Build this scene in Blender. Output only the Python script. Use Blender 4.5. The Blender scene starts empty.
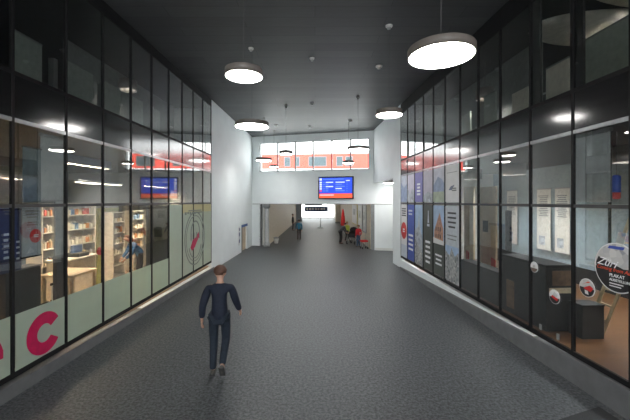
import bpy, bmesh, math, random
from mathutils import Vector, Matrix
random.seed(7)
C = bpy.context.scene.collection
PI = math.pi
F, CX, HY, H = 340.0, 315.0, 201.5, 2.8      # focal length in px, principal column, horizon row, eye height

# ------------------------------------------------------------------ materials
MATS = {}
def mat(name, col, rough=.5, metal=0., spec=.5, noise=None, bump=None, emit=None, coat=0.):
    if name in MATS: return MATS[name]
    m = bpy.data.materials.new(name); m.use_nodes = True
    nt = m.node_tree; b = nt.nodes['Principled BSDF']
    b.inputs['Base Color'].default_value = (*col, 1); b.inputs['Roughness'].default_value = rough
    b.inputs['Metallic'].default_value = metal; b.inputs['Specular IOR Level'].default_value = spec
    b.inputs['Coat Weight'].default_value = coat
    tc = nt.nodes.new('ShaderNodeTexCoord')
    sc, amt, det = noise or (9., .12, 3.)
    n = nt.nodes.new('ShaderNodeTexNoise'); n.inputs['Scale'].default_value = sc; n.inputs['Detail'].default_value = det
    nt.links.new(tc.outputs['Object'], n.inputs['Vector'])
    r = nt.nodes.new('ShaderNodeValToRGB')
    r.color_ramp.elements[0].position = .3; r.color_ramp.elements[1].position = .7
    r.color_ramp.elements[0].color = (*[c*(1-amt) for c in col], 1)
    r.color_ramp.elements[1].color = (*[min(1, c*(1+amt)) for c in col], 1)
    nt.links.new(n.outputs['Fac'], r.inputs['Fac']); nt.links.new(r.outputs['Color'], b.inputs['Base Color'])
    if bump:
        n2 = nt.nodes.new('ShaderNodeTexNoise'); n2.inputs['Scale'].default_value = bump[0]; n2.inputs['Detail'].default_value = 4
        nt.links.new(tc.outputs['Object'], n2.inputs['Vector'])
        bp = nt.nodes.new('ShaderNodeBump'); bp.inputs['Strength'].default_value = bump[1]; bp.inputs['Distance'].default_value = .02
        nt.links.new(n2.outputs['Fac'], bp.inputs['Height']); nt.links.new(bp.outputs['Normal'], b.inputs['Normal'])
    if emit:
        b.inputs['Emission Color'].default_value = (*emit[0], 1); b.inputs['Emission Strength'].default_value = emit[1]
    MATS[name] = m
    return m

def glass_mat(name, tint, boost=1.0, rough=0.0):
    m = bpy.data.materials.new(name); m.use_nodes = True; nt = m.node_tree; nt.nodes.clear()
    out = nt.nodes.new('ShaderNodeOutputMaterial'); mx = nt.nodes.new('ShaderNodeMixShader')
    tr = nt.nodes.new('ShaderNodeBsdfTransparent'); tr.inputs['Color'].default_value = (*tint, 1)
    gl = nt.nodes.new('ShaderNodeBsdfGlossy'); gl.inputs['Roughness'].default_value = rough
    lw = nt.nodes.new('ShaderNodeLayerWeight'); lw.inputs['Blend'].default_value = .5
    p = nt.nodes.new('ShaderNodeMath'); p.operation = 'POWER'; p.inputs[1].default_value = 5
    s = nt.nodes.new('ShaderNodeMath'); s.operation = 'MULTIPLY_ADD'; s.inputs[1].default_value = .955*boost; s.inputs[2].default_value = .045*boost
    s.use_clamp = True
    nt.links.new(lw.outputs['Facing'], p.inputs[0]); nt.links.new(p.outputs[0], s.inputs[0]); nt.links.new(s.outputs[0], mx.inputs['Fac'])
    nt.links.new(tr.outputs[0], mx.inputs[1]); nt.links.new(gl.outputs[0], mx.inputs[2]); nt.links.new(mx.outputs[0], out.inputs['Surface'])
    return m

def film_mat(name, col, clear):
    m = bpy.data.materials.new(name); m.use_nodes = True; nt = m.node_tree; nt.nodes.clear()
    out = nt.nodes.new('ShaderNodeOutputMaterial')
    tc = nt.nodes.new('ShaderNodeTexCoord'); n = nt.nodes.new('ShaderNodeTexNoise'); n.inputs['Scale'].default_value = 3
    nt.links.new(tc.outputs['Object'], n.inputs['Vector'])
    r = nt.nodes.new('ShaderNodeValToRGB'); r.color_ramp.elements[0].color = (*[c*.93 for c in col], 1); r.color_ramp.elements[1].color = (*[min(1, c*1.06) for c in col], 1)
    nt.links.new(n.outputs['Fac'], r.inputs['Fac'])
    d = nt.nodes.new('ShaderNodeBsdfDiffuse'); t = nt.nodes.new('ShaderNodeBsdfTranslucent'); tr = nt.nodes.new('ShaderNodeBsdfTransparent')
    nt.links.new(r.outputs[0], d.inputs['Color']); nt.links.new(r.outputs[0], t.inputs['Color'])
    a = nt.nodes.new('ShaderNodeMixShader'); a.inputs[0].default_value = .4
    b = nt.nodes.new('ShaderNodeMixShader'); b.inputs[0].default_value = clear
    nt.links.new(d.outputs[0], a.inputs[1]); nt.links.new(t.outputs[0], a.inputs[2])
    nt.links.new(a.outputs[0], b.inputs[1]); nt.links.new(tr.outputs[0], b.inputs[2]); nt.links.new(b.outputs[0], out.inputs['Surface'])
    return m

def floor_mat():
    m = mat('speckled_floor', (.085, .09, .095), rough=.48, spec=.5)
    nt = m.node_tree; b = nt.nodes['Principled BSDF']
    tc = nt.nodes.new('ShaderNodeTexCoord')
    n1 = nt.nodes.new('ShaderNodeTexNoise'); n1.inputs['Scale'].default_value = 24; n1.inputs['Detail'].default_value = 5; n1.inputs['Roughness'].default_value = .75
    n2 = nt.nodes.new('ShaderNodeTexNoise'); n2.inputs['Scale'].default_value = .7; n2.inputs['Detail'].default_value = 2
    r1 = nt.nodes.new('ShaderNodeValToRGB'); r1.color_ramp.elements[0].position = .40; r1.color_ramp.elements[1].position = .62
    r1.color_ramp.elements[0].color = (.022, .025, .028, 1); r1.color_ramp.elements[1].color = (.135, .145, .154, 1)
    r2 = nt.nodes.new('ShaderNodeValToRGB'); r2.color_ramp.elements[0].color = (.86, .86, .86, 1); r2.color_ramp.elements[1].color = (1.05, 1.05, 1.05, 1)
    mx = nt.nodes.new('ShaderNodeMix'); mx.data_type = 'RGBA'; mx.blend_type = 'MULTIPLY'; mx.inputs[0].default_value = 1
    for n in (n1, n2): nt.links.new(tc.outputs['Object'], n.inputs['Vector'])
    nt.links.new(n1.outputs['Fac'], r1.inputs[0]); nt.links.new(n2.outputs['Fac'], r2.inputs[0])
    nt.links.new(r1.outputs[0], mx.inputs[6]); nt.links.new(r2.outputs[0], mx.inputs[7]); nt.links.new(mx.outputs[2], b.inputs['Base Color'])
    return m

def board_mat(name, c0, c1, gap, rows, width, rough=.55, gapsize=.01):
    m = mat(name, c0, rough=rough); nt = m.node_tree; b = nt.nodes['Principled BSDF']
    tc = nt.nodes.new('ShaderNodeTexCoord'); br = nt.nodes.new('ShaderNodeTexBrick')
    br.inputs['Color1'].default_value = (*c0, 1); br.inputs['Color2'].default_value = (*c1, 1); br.inputs['Mortar'].default_value = (*gap, 1)
    br.inputs['Scale'].default_value = 1; br.inputs['Brick Width'].default_value = width; br.inputs['Row Height'].default_value = rows
    br.inputs['Mortar Size'].default_value = gapsize; br.inputs['Mortar Smooth'].default_value = .3
    nt.links.new(tc.outputs['Object'], br.inputs['Vector'])
    n = nt.nodes.new('ShaderNodeTexNoise'); n.inputs['Scale'].default_value = 2; n.inputs['Detail'].default_value = 4
    mp = nt.nodes.new('ShaderNodeMapping'); mp.inputs['Scale'].default_value = (1, 14, 1)
    nt.links.new(tc.outputs['Object'], mp.inputs['Vector']); nt.links.new(mp.outputs[0], n.inputs['Vector'])
    r = nt.nodes.new('ShaderNodeValToRGB'); r.color_ramp.elements[0].color = (.75, .75, .75, 1); r.color_ramp.elements[1].color = (1.2, 1.2, 1.2, 1)
    nt.links.new(n.outputs['Fac'], r.inputs[0])
    mx = nt.nodes.new('ShaderNodeMix'); mx.data_type = 'RGBA'; mx.blend_type = 'MULTIPLY'; mx.inputs[0].default_value = 1
    nt.links.new(br.outputs['Color'], mx.inputs[6]); nt.links.new(r.outputs[0], mx.inputs[7]); nt.links.new(mx.outputs[2], b.inputs['Base Color'])
    return m

def photo_mat(name, cols, scale=8.):
    m = mat(name, cols[0], rough=.5); nt = m.node_tree; b = nt.nodes['Principled BSDF']
    tc = nt.nodes.new('ShaderNodeTexCoord'); n = nt.nodes.new('ShaderNodeTexVoronoi'); n.inputs['Scale'].default_value = scale
    nt.links.new(tc.outputs['Object'], n.inputs['Vector'])
    r = nt.nodes.new('ShaderNodeValToRGB'); r.color_ramp.interpolation = 'LINEAR'
    r.color_ramp.elements[0].color = (*cols[0], 1); r.color_ramp.elements[1].color = (*cols[-1], 1)
    for i, c in enumerate(cols[1:-1]):
        e = r.color_ramp.elements.new((i+1)/(len(cols)-1)); e.color = (*c, 1)
    sp = nt.nodes.new('ShaderNodeSeparateColor'); nt.links.new(n.outputs['Color'], sp.inputs[0])
    nt.links.new(sp.outputs[0], r.inputs[0]); nt.links.new(r.outputs[0], b.inputs['Base Color'])
    return m

BLACK = mat('black_aluminium', (.012, .012, .013), rough=.6, spec=.2)
BLKSOFT = mat('black_matt', (.012, .012, .013), rough=.6)
ALU = mat('grey_aluminium', (.30, .31, .32), rough=.32, metal=.6)
SPAND = mat('dark_spandrel_panel', (.016, .016, .017), rough=.13, spec=.9)
WHITE = mat('white_plaster', (.83, .88, .885), rough=.6, noise=(1.5, .03, 3), bump=(60, .05))
OFFW = mat('off_white_plaster', (.72, .73, .71), rough=.6, noise=(2, .05, 3))
PLINTH = mat('grey_concrete', (.15, .155, .16), rough=.6, noise=(5, .12, 5), bump=(40, .1))
DARKW = mat('dark_grey_wall', (.035, .036, .037), rough=.7)
GREYW = mat('mid_grey_paint', (.22, .23, .23), rough=.6)
CREAM = mat('cream_paint', (.62, .56, .46), rough=.6)
BEIGE = mat('beige_panel', (.62, .50, .34), rough=.5, noise=(6, .15, 4))
BLUEGREY = mat('blue_grey_paint', (.27, .34, .38), rough=.6)
PALEGRN = mat('pale_green_panel', (.32, .36, .32), rough=.5)
STEEL = mat('brushed_steel', (.45, .46, .47), rough=.3, metal=.9)
RIM = mat('taupe_lamp_rim', (.17, .15, .135), rough=.45)
LAMPF = mat('lamp_diffuser', (.9, .9, .88), emit=((1, .97, .94), 9.0))
CABLE = mat('grey_cable', (.10, .10, .10), rough=.5)
WARM = mat('warm_fill_diffuser', (.9, .85, .7), emit=((1, .78, .55), 150.0))
NEUT = mat('neutral_fill_diffuser', (.9, .9, .85), emit=((.95, .98, 1), 75.0))
HALLL = mat('hall_fill_diffuser', (.9, .9, .85), emit=((1, .95, .88), 7.0))
GLASS = glass_mat('clear_glass', (.93, .95, .945), 1.9)
GLASSB = glass_mat('window_glass', (.95, .97, .97), .8)
FILM = film_mat('sage_frosted_film', (.62, .72, .62), .08)
FILM2 = film_mat('pale_frosted_film', (.66, .74, .66), .12)
FILMY = film_mat('straw_frosted_film', (.76, .72, .48), .08)
CRIM = mat('crimson_vinyl', (.56, .006, .085), rough=.4)
FLOOR = floor_mat()
CEIL = board_mat('dark_ceiling_boards', (.082, .085, .088), (.062, .065, .068), (.03, .032, .034), .42, 3.2, rough=.5, gapsize=.006)
WOOD = board_mat('oak_floorboards', (.15, .062, .018), (.115, .046, .013), (.10, .05, .02), .16, 1.4, rough=.35, gapsize=.004)
PAPER = mat('white_paper', (.74, .75, .75), rough=.6, noise=(4, .04, 2))
INK = mat('dark_print', (.05, .055, .06), rough=.6)
TXTW = mat('white_print', (.80, .82, .84), rough=.6)
REDP = mat('red_print', (.60, .03, .03), rough=.5)

# ------------------------------------------------------------------ mesh builder
class MB:
    def __init__(s): s.bm = bmesh.new(); s.mats = []
    def mi(s, m):
        if m not in s.mats: s.mats.append(m)
        return s.mats.index(m)
    def hexa(s, p, m):                      # p: 4 bottom + 4 top points
        v = [s.bm.verts.new(q) for q in p]; k = s.mi(m)
        for f in ((3,2,1,0),(4,5,6,7),(0,1,5,4),(1,2,6,5),(2,3,7,6),(3,0,4,7)):
            s.bm.faces.new([v[i] for i in f]).material_index = k
        return s
    def box(s, x0, x1, y0, y1, z0, z1, m, bev=0):
        if bev:
            t = bmesh.new(); bmesh.ops.create_cube(t, size=1)
            for v in t.verts: v.co = Vector((x0+(v.co.x+.5)*(x1-x0), y0+(v.co.y+.5)*(y1-y0), z0+(v.co.z+.5)*(z1-z0)))
            bmesh.ops.bevel(t, geom=t.edges[:], offset=bev, segments=2, affect='EDGES', profile=.5)
            s.merge(t, m); return s
        return s.hexa([(x0,y0,z0),(x1,y0,z0),(x1,y1,z0),(x0,y1,z0),(x0,y0,z1),(x1,y0,z1),(x1,y1,z1),(x0,y1,z1)], m)
    def bar(s, x0, x1, y0, y1, zb0, zb1, zt0, zt1, m):    # box whose bottom and top may slope along x
        return s.hexa([(x0,y0,zb0),(x1,y0,zb1),(x1,y1,zb1),(x0,y1,zb0),(x0,y0,zt0),(x1,y0,zt1),(x1,y1,zt1),(x0,y1,zt0)], m)
    def merge(s, t, m, M=None):
        k = s.mi(m); mp = {}
        for v in t.verts: mp[v] = s.bm.verts.new(M @ v.co if M else v.co)
        for f in t.faces:
            try: nf = s.bm.faces.new([mp[v] for v in f.verts]); nf.material_index = k; nf.smooth = f.smooth
            except ValueError: pass
        t.free()
    def prism(s, pts, y0, y1, m):           # polygon in the xz plane, extruded along y
        k = s.mi(m); n = len(pts)
        a = [s.bm.verts.new((x, y0, z)) for x, z in pts]; b = [s.bm.verts.new((x, y1, z)) for x, z in pts]
        s.bm.faces.new(a).material_index = k; s.bm.faces.new(b[::-1]).material_index = k
        for i in range(n):
            j = (i+1) % n; s.bm.faces.new((a[j], a[i], b[i], b[j])).material_index = k
        return s
    def ring(s, cx, cz, ro, ri, y0, y1, m, a0=0, a1=2*PI, n=48):
        full = abs(a1-a0-2*PI) < 1e-6; k = s.mi(m); rows = []
        for i in range(n+1 if not full else n):
            a = a0+(a1-a0)*i/n; c, d = math.cos(a), math.sin(a)
            rows.append([s.bm.verts.new(q) for q in ((cx+ri*c, y0, cz+ri*d), (cx+ro*c, y0, cz+ro*d), (cx+ro*c, y1, cz+ro*d), (cx+ri*c, y1, cz+ri*d))])
        N = len(rows)
        for i in range(N if full else N-1):
            A, B = rows[i], rows[(i+1) % N]
            for q in range(4):
                r = (q+1) % 4; s.bm.faces.new((A[q], B[q], B[r], A[r])).material_index = k
        if not full:
            s.bm.faces.new(rows[0]).material_index = k; s.bm.faces.new(rows[-1][::-1]).material_index = k
        return s
    def disc(s, cx, cz, r, y0, y1, m, n=40, rx=None):
        return s.prism([(cx+(rx or r)*math.cos(2*PI*i/n), cz+r*math.sin(2*PI*i/n)) for i in range(n)], y0, y1, m)
    def lathe(s, prof, m, cx=0, cy=0, n=40, smooth=True, M=None):   # prof: (r, z) list about a vertical axis
        k = s.mi(m); rows = []
        for r, z in prof:
            if r < 1e-6: rows.append([s.bm.verts.new(M @ Vector((cx, cy, z)) if M else (cx, cy, z))])
            else: rows.append([s.bm.verts.new((M @ Vector(q)) if M else q) for q in ((cx+r*math.cos(2*PI*i/n), cy+r*math.sin(2*PI*i/n), z) for i in range(n))])
        for A, B in zip(rows, rows[1:]):
            for i in range(n):
                j = (i+1) % n
                q = [A[i], A[j], B[j], B[i]] if len(A) > 1 and len(B) > 1 else ([A[0], B[j], B[i]] if len(A) == 1 else [A[i], A[j], B[0]])
                f = s.bm.faces.new(q); f.material_index = k; f.smooth = smooth
        for R, rev in ((rows[0], True), (rows[-1], False)):
            if len(R) > 1: s.bm.faces.new(R[::-1] if rev else R).material_index = k
        return s
    def tube(s, pts, r, m, n=8):
        k = s.mi(m); P = [Vector(p) for p in pts]; rows = []
        for i, p in enumerate(P):
            d = (P[min(i+1, len(P)-1)] - P[max(i-1, 0)]).normalized()
            u = d.cross(Vector((0, 0, 1)))
            if u.length < 1e-3: u = d.cross(Vector((1, 0, 0)))
            u.normalize(); w = d.cross(u)
            rows.append([s.bm.verts.new(p+r*(math.cos(2*PI*q/n)*u+math.sin(2*PI*q/n)*w)) for q in range(n)])
        for A, B in zip(rows, rows[1:]):
            for i in range(n):
                f = s.bm.faces.new((A[i], A[(i+1) % n], B[(i+1) % n], B[i])); f.material_index = k; f.smooth = True
        s.bm.faces.new(rows[0]).material_index = k; s.bm.faces.new(rows[-1][::-1]).material_index = k
        return s
    def ball(s, c, rx, ry, rz, m, seg=14):
        t = bmesh.new(); bmesh.ops.create_uvsphere(t, u_segments=seg, v_segments=max(6, seg//2+2), radius=1)
        for f in t.faces: f.smooth = True
        s.merge(t, m, Matrix.Translation(c) @ Matrix.Diagonal((rx, ry, rz, 1))); return s
    def text(s, string, x, z, size, y, m, align='CENTER', shear=0, sx=1, rot=0):
        cu = bpy.data.curves.new('lettering', 'FONT'); cu.body = string; cu.size = size; cu.extrude = .002; cu.align_x = align; cu.shear = shear
        o = bpy.data.objects.new('lettering', cu); C.objects.link(o)
        dg = bpy.context.evaluated_depsgraph_get(); me = bpy.data.meshes.new_from_object(o.evaluated_get(dg))
        t = bmesh.new(); t.from_mesh(me)
        bpy.data.objects.remove(o); bpy.data.meshes.remove(me); bpy.data.curves.remove(cu)
        s.merge(t, m, Matrix.Translation((x, y, z)) @ Matrix.Rotation(rot, 4, 'Y') @ Matrix.Rotation(PI/2, 4, 'X') @ Matrix.Diagonal((sx, 1, 1, 1)))
        return s
    def build(s, name, parent=None, loc=(0, 0, 0), rotz=0):
        bmesh.ops.recalc_face_normals(s.bm, faces=s.bm.faces[:])
        me = bpy.data.meshes.new(name); s.bm.to_mesh(me); s.bm.free()
        for m in s.mats: me.materials.append(m)
        o = bpy.data.objects.new(name, me); C.objects.link(o)
        if parent: o.parent = parent
        o.location = loc; o.rotation_euler = (0, 0, rotz)
        return o

def tag(o, label, cat, group=None, kind=None):
    o['label'] = label; o['category'] = cat
    if group: o['group'] = group
    if kind: o['kind'] = kind
    return o
def struct(o): o['kind'] = 'structure'; return o
def empty(name, loc=(0, 0, 0), rotz=0):
    o = bpy.data.objects.new(name, None); C.objects.link(o); o.location = loc; o.rotation_euler = (0, 0, rotz); o.empty_display_size = .1
    return o
def copy_tree(o, loc, rotz=None):
    c = o.copy(); C.objects.link(c); c.location = loc
    if rotz is not None: c.rotation_euler = (0, 0, rotz)
    for ch in list(o.children):
        d = ch.copy(); C.objects.link(d); d.parent = c
        for g in list(ch.children):
            e = g.copy(); C.objects.link(e); e.parent = d
    return c

# ------------------------------------------------------------------ the plan: two nearly parallel side walls, one slightly skewed end wall
# every wall has a local frame: x to the viewer's right along the wall, y into the wall, z up
AL, BL, AR, BR = 4.45, .021, 4.25, .045
ROT = {'L': PI/2 - math.atan(BL), 'R': -PI/2 + math.atan(BR)*1.0, 'B': math.atan2(-2.0, 7.37)}
ROT['R'] = -PI/2 + math.atan(BR)
def W(side, Y, d=0, z=0):
    if side == 'L': return Vector((-(AL+d)+BL*Y, Y, z))
    if side == 'R': return Vector((AR+d-BR*Y, Y, z))
    X = Y; return Vector((X, 21.6-2.0*(X+4.0)/7.37 + d, z))      # back wall: Y is the X coordinate there
def Yl(px, d=0): return (AL+d)/((CX-px)/F+BL)
def Yr(px, d=0): return (AR+d)/((px-CX)/F+BR)
def zz(py, Y): return H-(py-HY)*Y/F
ZC = 6.9                                                            # ceiling
kl = math.sqrt(1+BL*BL); kr = math.sqrt(1+BR*BR)

# ------------------------------------------------------------------ setting
m = MB(); m.box(-5.2, 5.2, -9, 21.3, -.2, 0, FLOOR); m.box(-4.4, 5.6, 21.3, 60, -.2, 0, FLOOR); m.box(5.2, 8.5, 14.4, 21.3, -.2, 0, FLOOR)
struct(m.build('floor'))
m = MB(); m.box(-4.6, 4.4, -9, 22.3, ZC, ZC+.25, CEIL); struct(m.build('ceiling'))
m = MB(); m.box(-11.2, -4.6, 1.2, 15.2, ZC, ZC+.3, DARKW); m.box(4.4, 10.6, 1.0, 15, ZC, ZC+.3, DARKW); struct(m.build('roof'))

# end wall with the wide passage below and the window band above
LB = W('B', -4.0); rb = ROT['B']; cb = math.cos(rb)
def xb(px):                                       # position along the end wall under column px
    u = (px-CX)/F; t = (4+u*21.6)/(7.37+2.0*u); return t*7.37/cb
x0o, x1o = xb(260.2), xb(371)
x0w, x1w = xb(259), xb(368.8); zw0, zw1 = 4.67, 6.49
m = MB()
m.box(-.3, x0o, 0, .45, 0, 2.66, WHITE)
m.box(x1o, xb(420), 0, .45, 0, 2.66, WHITE)
m.box(-.3, xb(420), -.0, .45, 2.66, zw0, WHITE)
m.box(-.3, x0w, 0, .45, zw0, zw1, WHITE); m.box(x1w, xb(420), 0, .45, zw0, zw1, WHITE)
m.box(-.3, xb(420), 0, .45, zw1, ZC, WHITE)
struct(m.build('wall_back', loc=LB, rotz=rb))
m = MB(); m.box(.02, xb(392), -.012, .0, 2.625, 2.66, GREYW); m.box(x1o, x1o+.2, -.02, .46, 0, 2.625, GREYW)
m.box(x0o-.06, x0o+.02, .0, .46, 0, 2.625, GREYW)
struct(m.build('trim_1', loc=LB, rotz=rb))
m = MB(); m.box(x1o+.22, xb(400), -.03, 0, 0, .14, OFFW); struct(m.build('baseboard_back', loc=LB, rotz=rb))
# window band: frame, posts and one pane per bay
xs = [x0w] + [xb(p) for p in (277, 294.7, 312.6, 331.4, 350.2)] + [x1w]
m = MB()
m.box(x0w, x1w, .1, .2, zw0, zw0+.05, ALU); m.box(x0w, x1w, .1, .2, zw1-.05, zw1, ALU)
for i, x in enumerate(xs): m.box(x-.035, x+.035, .08, .22, zw0, zw1, GREYW)
wb = struct(m.build('window_30', loc=LB, rotz=rb))
for a, b in zip(xs, xs[1:]):
    m = MB(); m.box(a+.035, b-.035, .14, .155, zw0+.05, zw1-.05, GLASSB); m.build('pane', wb)

# left: white wall past the glazing with a low niche near its far end
def xl(Y): return Y*kl
def slab(m, side, Y0, Y1, d0, d1, z0, z1, mm):
    return m.hexa([W(side, Y0, d0, z0), W(side, Y0, d1, z0), W(side, Y1, d1, z0), W(side, Y1, d0, z0), W(side, Y0, d0, z1), W(side, Y0, d1, z1), W(side, Y1, d1, z1), W(side, Y1, d0, z1)], mm)
OL = W('L', 0); OR = W('R', 0)
m = MB(); a, b, c, d = xl(13.68), xl(18.75), xl(20.2), xl(22.0)
m.box(a, b, 0, .35, 0, ZC, WHITE); m.box(c, d, 0, .35, 0, ZC, WHITE); m.box(b, c, 0, .35, 1.5, ZC, WHITE); m.box(b-.1, c+.1, .9, 1.0, 0, 1.7, DARKW)
m.box(xl(3), a, -.005, .25, .0, .17, WHITE)
struct(m.build('wall_left', loc=OL, rotz=ROT['L']))
m = MB(); m.box(b, b+.5, .06, .12, 0, 1.5, mat('door_grey', (.12, .11, .10))); m.box(b+.5, c, .1, .14, 0, 1.36, BEIGE)
m.box(b, c, -.02, .1, 1.36, 1.5, mat('sign_blue', (.03, .10, .30)))
struct(m.build('door_1', loc=OL, rotz=ROT['L']))
# sloping concrete plinths under both glazed fronts
m = MB(); m.bar(xl(1.2), xl(13.9), -.05, .2, 0, 0, .235, .12, PLINTH); struct(m.build('baseboard_left', loc=OL, rotz=ROT['L']))
m = MB(); m.bar(-14.3*kr, -5.2*kr, -.05, .2, 0, 0, .06, .385, PLINTH); m.bar(-5.2*kr, -1.2*kr, -.05, .2, 0, 0, .385, .375, PLINTH); struct(m.build('baseboard_right', loc=OR, rotz=ROT['R']))
# right: white wall between glazing and side passage, upper wall above the passage
m = MB(); a, b, c = -15.5*kr, -14.2*kr, -20.4*kr
m.box(a, b, 0, .35, 0, ZC, WHITE); m.box(c, a, 0, .35, 3.86, ZC, WHITE)
m.box(b, -1.2*kr, -.004, .25, 0, .35, WHITE)
struct(m.build('wall_right', loc=OR, rotz=ROT['R']))
m = MB(); m.box(4.0, 8.5, 15.2, 15.4, 0, 4.1, OFFW); m.box(8.3, 8.5, 15.2, 21, 0, 4.1, OFFW); m.box(5.3, 8.5, 20.6, 20.8, 0, 4.1, OFFW); struct(m.build('wall_passage'))
m = MB(); m.box(3.95, 8.5, 15.4, 21, 3.95, 4.1, OFFW); struct(m.build('ceiling_passage'))
# side walls behind the viewer; the entrance end stays open to daylight
m = MB(); m.box(-4.75, -4.42, -9, 1.95, 0, ZC, GREYW); struct(m.build('wall_entrance_left'))
m = MB(); m.box(4.18, 4.5, -9, 1.7, 0, ZC, GREYW); struct(m.build('wall_entrance_right'))

# ------------------------------------------------------------------ glazed fronts, bay by bay
YL = [2.0, 2.95, 3.92, 4.886, 5.907, 6.905, 7.916, 8.877, 9.867, 10.81, 11.735, 12.68, 13.64]
YR = [1.75, 2.6, 3.47, 4.36, 5.288, 6.267, 7.213, 8.095, 9.02, 9.944, 10.825, 11.70, 12.555, 13.41, 14.27]
def sillL(Y): return .20+.0112*Y
def sillR(Y): return .37+.006*Y
def bay(idx, side, Ya, Yb):
    if side == 'L':
        o = W('L', Ya); w = (Yb-Ya)*kl; s0, s1 = sillL(Ya), sillL(Yb); zt, zs0, zs1, zm = 6.62, 3.98, 4.66, 2.737
    else:
        o = W('R', Yb); w = (Yb-Ya)*kr; s0, s1 = sillR(Yb), sillR(Ya); zt, zs0, zs1, zm = 6.45, 3.875, 4.52, 2.73
    hw = .021; r = ROT[side]
    m = MB()
    for x in (0, w): m.box(x-hw*(1 if x else 0), x+hw*(0 if x else 1), -.014, .03, (s1 if x else s0), ZC-.02, BLACK)
    m.bar(hw, w-hw, -.012, .03, s0, s1, s0+.075, s1+.075, BLACK)
    m.box(hw, w-hw, -.010, .03, zm-.026, zm+.026, mat('charcoal_transom', (.05, .052, .055), rough=.35))
    m.box(hw, w-hw, -.014, .03, zs0-.028, zs0+.028, ALU)
    m.box(hw, w-hw, -.010, .03, zs1-.03, zs1+.03, BLACK)
    m.box(hw, w-hw, -.010, .03, zt, ZC-.02, BLACK)
    f = struct(m.build('window_%d' % idx, loc=o, rotz=r))
    m = MB(); m.bar(hw, w-hw, .0, .012, s0+.075, s1+.075, zm-.028, zm-.028, GLASS); m.build('pane', f)
    m = MB(); m.box(hw, w-hw, .0, .012, zm+.028, zs0-.028, GLASS); m.build('pane', f)
    m = MB(); m.box(hw, w-hw, .0, .012, zs1+.03, zt, GLASS); m.build('pane', f)
    m = MB(); m.box(hw, w-hw, -.002, .025, zs0+.028, zs1-.03, SPAND); m.build('spandrel_panel', f)
    return f, w, s0, s1
n = 0; BAYL = []; BAYR = []
for i in range(len(YL)-1):
    n += 1; f, w, s0, s1 = bay(n, 'L', YL[i], YL[i+1]); BAYL.append((f, w))
    full = YL[i] > 9.7
    m = MB()
    if not full: m.bar(.04, w-.04, -.004, -.001, s0+.08, s1+.08, 1.16, 1.16, FILM)
    else:
        m.bar(.04, w-.04, -.004, -.001, s0+.08, s1+.08, 2.42 if YL[i] > 10.5 else 2.70, 2.42 if YL[i] > 10.5 else 2.70, FILM2)
        if YL[i] > 10.5: m.box(.04, w-.04, -.004, -.001, 2.42, 2.70, FILMY)
    m.build('frosted_film', f)
for i in range(len(YR)-1):
    n += 1; f, w, s0, s1 = bay(n, 'R', YR[i], YR[i+1]); BAYR.append((f, w))

def at(side, Y, d, z=0):
    return W(side, Y, d, z)

# crimson window letters
Lc = W('L', 5.44, -.013, 0)
m = MB(); m.ring(0, 0, .33, .145, .0, .006, CRIM, math.radians(32), math.radians(328))
tag(m.build('window_lettering', loc=Lc+Vector((0, 0, .70)), rotz=ROT['L']), 'big crimson letter c on the frosted pane, next to the letter e', 'lettering', 'crimson letters on the shop glass')
m = MB(); m.ring(0, 0, .33, .145, .0, .006, CRIM, 0, math.radians(318)); m.box(-.16, .33, -.001, .0065, -.06, .06, CRIM)
tag(m.build('window_lettering', loc=W('L', 4.40, -.013, .68), rotz=ROT['L']), 'big crimson letter e cut off by the left edge of the view', 'lettering', 'crimson letters on the shop glass')
# round emblem on the last frosted panes
m = MB(); GR = mat('grey_vinyl', (.25, .29, .27), rough=.6)
m.ring(0, 0, .93, .89, .006, .016, GR); m.ring(0, 0, .80, .775, .006, .016, GR)
m.ring(0, .2, .42, .37, .006, .016, GR, 0, PI)
for x in (-.39, -.13, .13, .39): m.box(x-.03, x+.03, .006, .016, -.05, .2, GR)
m.box(-.6, .6, .006, .016, .95, .985, GR)
for i in range(9): m.box(-.9+i*.2, -.78+i*.2, .006, .016, .84+.03*(i % 2), .93, GR)
m.prism([(-.42, -.28), (-.2, -.02), (.05, .02), (.3, .18), (.36, .02), (.12, -.15), (-.05, -.3), (-.3, -.4)], .006, .017, CRIM)
m.ring(0, -.1, .6, .57, .006, .016, GR, PI*1.1, PI*1.9)
tag(m.build('window_emblem', loc=W('L', 11.9, -.024, 1.52), rotz=ROT['L']), 'round grey emblem with a crimson shape on frosted glass beside the white wall', 'emblem')

# ------------------------------------------------------------------ pendant lamps
def pendant(px, py, Y, D, label, rim_h=.12):
    z = 4.8; Y = (z-H)*F/(HY-py); X = (px-CX)/F*Y; r = D/2
    t = empty('pendant_lamp', (X, Y, z)); tag(t, label, 'lamp', 'round pendant lamps')
    m = MB(); m.lathe([(r*.96, .004), (r, .0), (r, rim_h-.01), (r*.985, rim_h), (0, rim_h)], RIM, n=64); m.build('rim', t)
    m = MB(); m.lathe([(0, -.006), (r*.90, -.006), (r*.93, .003), (r*.95, .003)], LAMPF, n=64); m.build('diffuser', t)
    m = MB(); m.tube([(0, 0, rim_h), (0, 0, ZC-z)], .006, CABLE, 6); m.build('cable', t)
    m = MB(); m.lathe([(0, rim_h+.06), (.035, rim_h+.05), (.035, rim_h)], RIM, n=16); m.build('cable_grip', t)
    m = MB(); m.lathe([(.05, ZC-z-.03), (.05, ZC-z)], RIM, n=20); m.build('ceiling_rose', t)
    return t
pendant(441, 57, 0, .90, 'round pendant lamp nearest the camera, largest and high at right')
pendant(244, 77, 0, .60, 'round pendant lamp on a long cable, upper left of the ceiling')
pendant(252, 127, 0, .90, 'round pendant lamp near the left white wall below the upper left lamp')
pendant(389, 115.5, 0, .60, 'round pendant lamp beside the end of the right glazing')
pendant(358, 150, 0, .84, 'round pendant lamp overlapping the right end of the window band')
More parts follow.
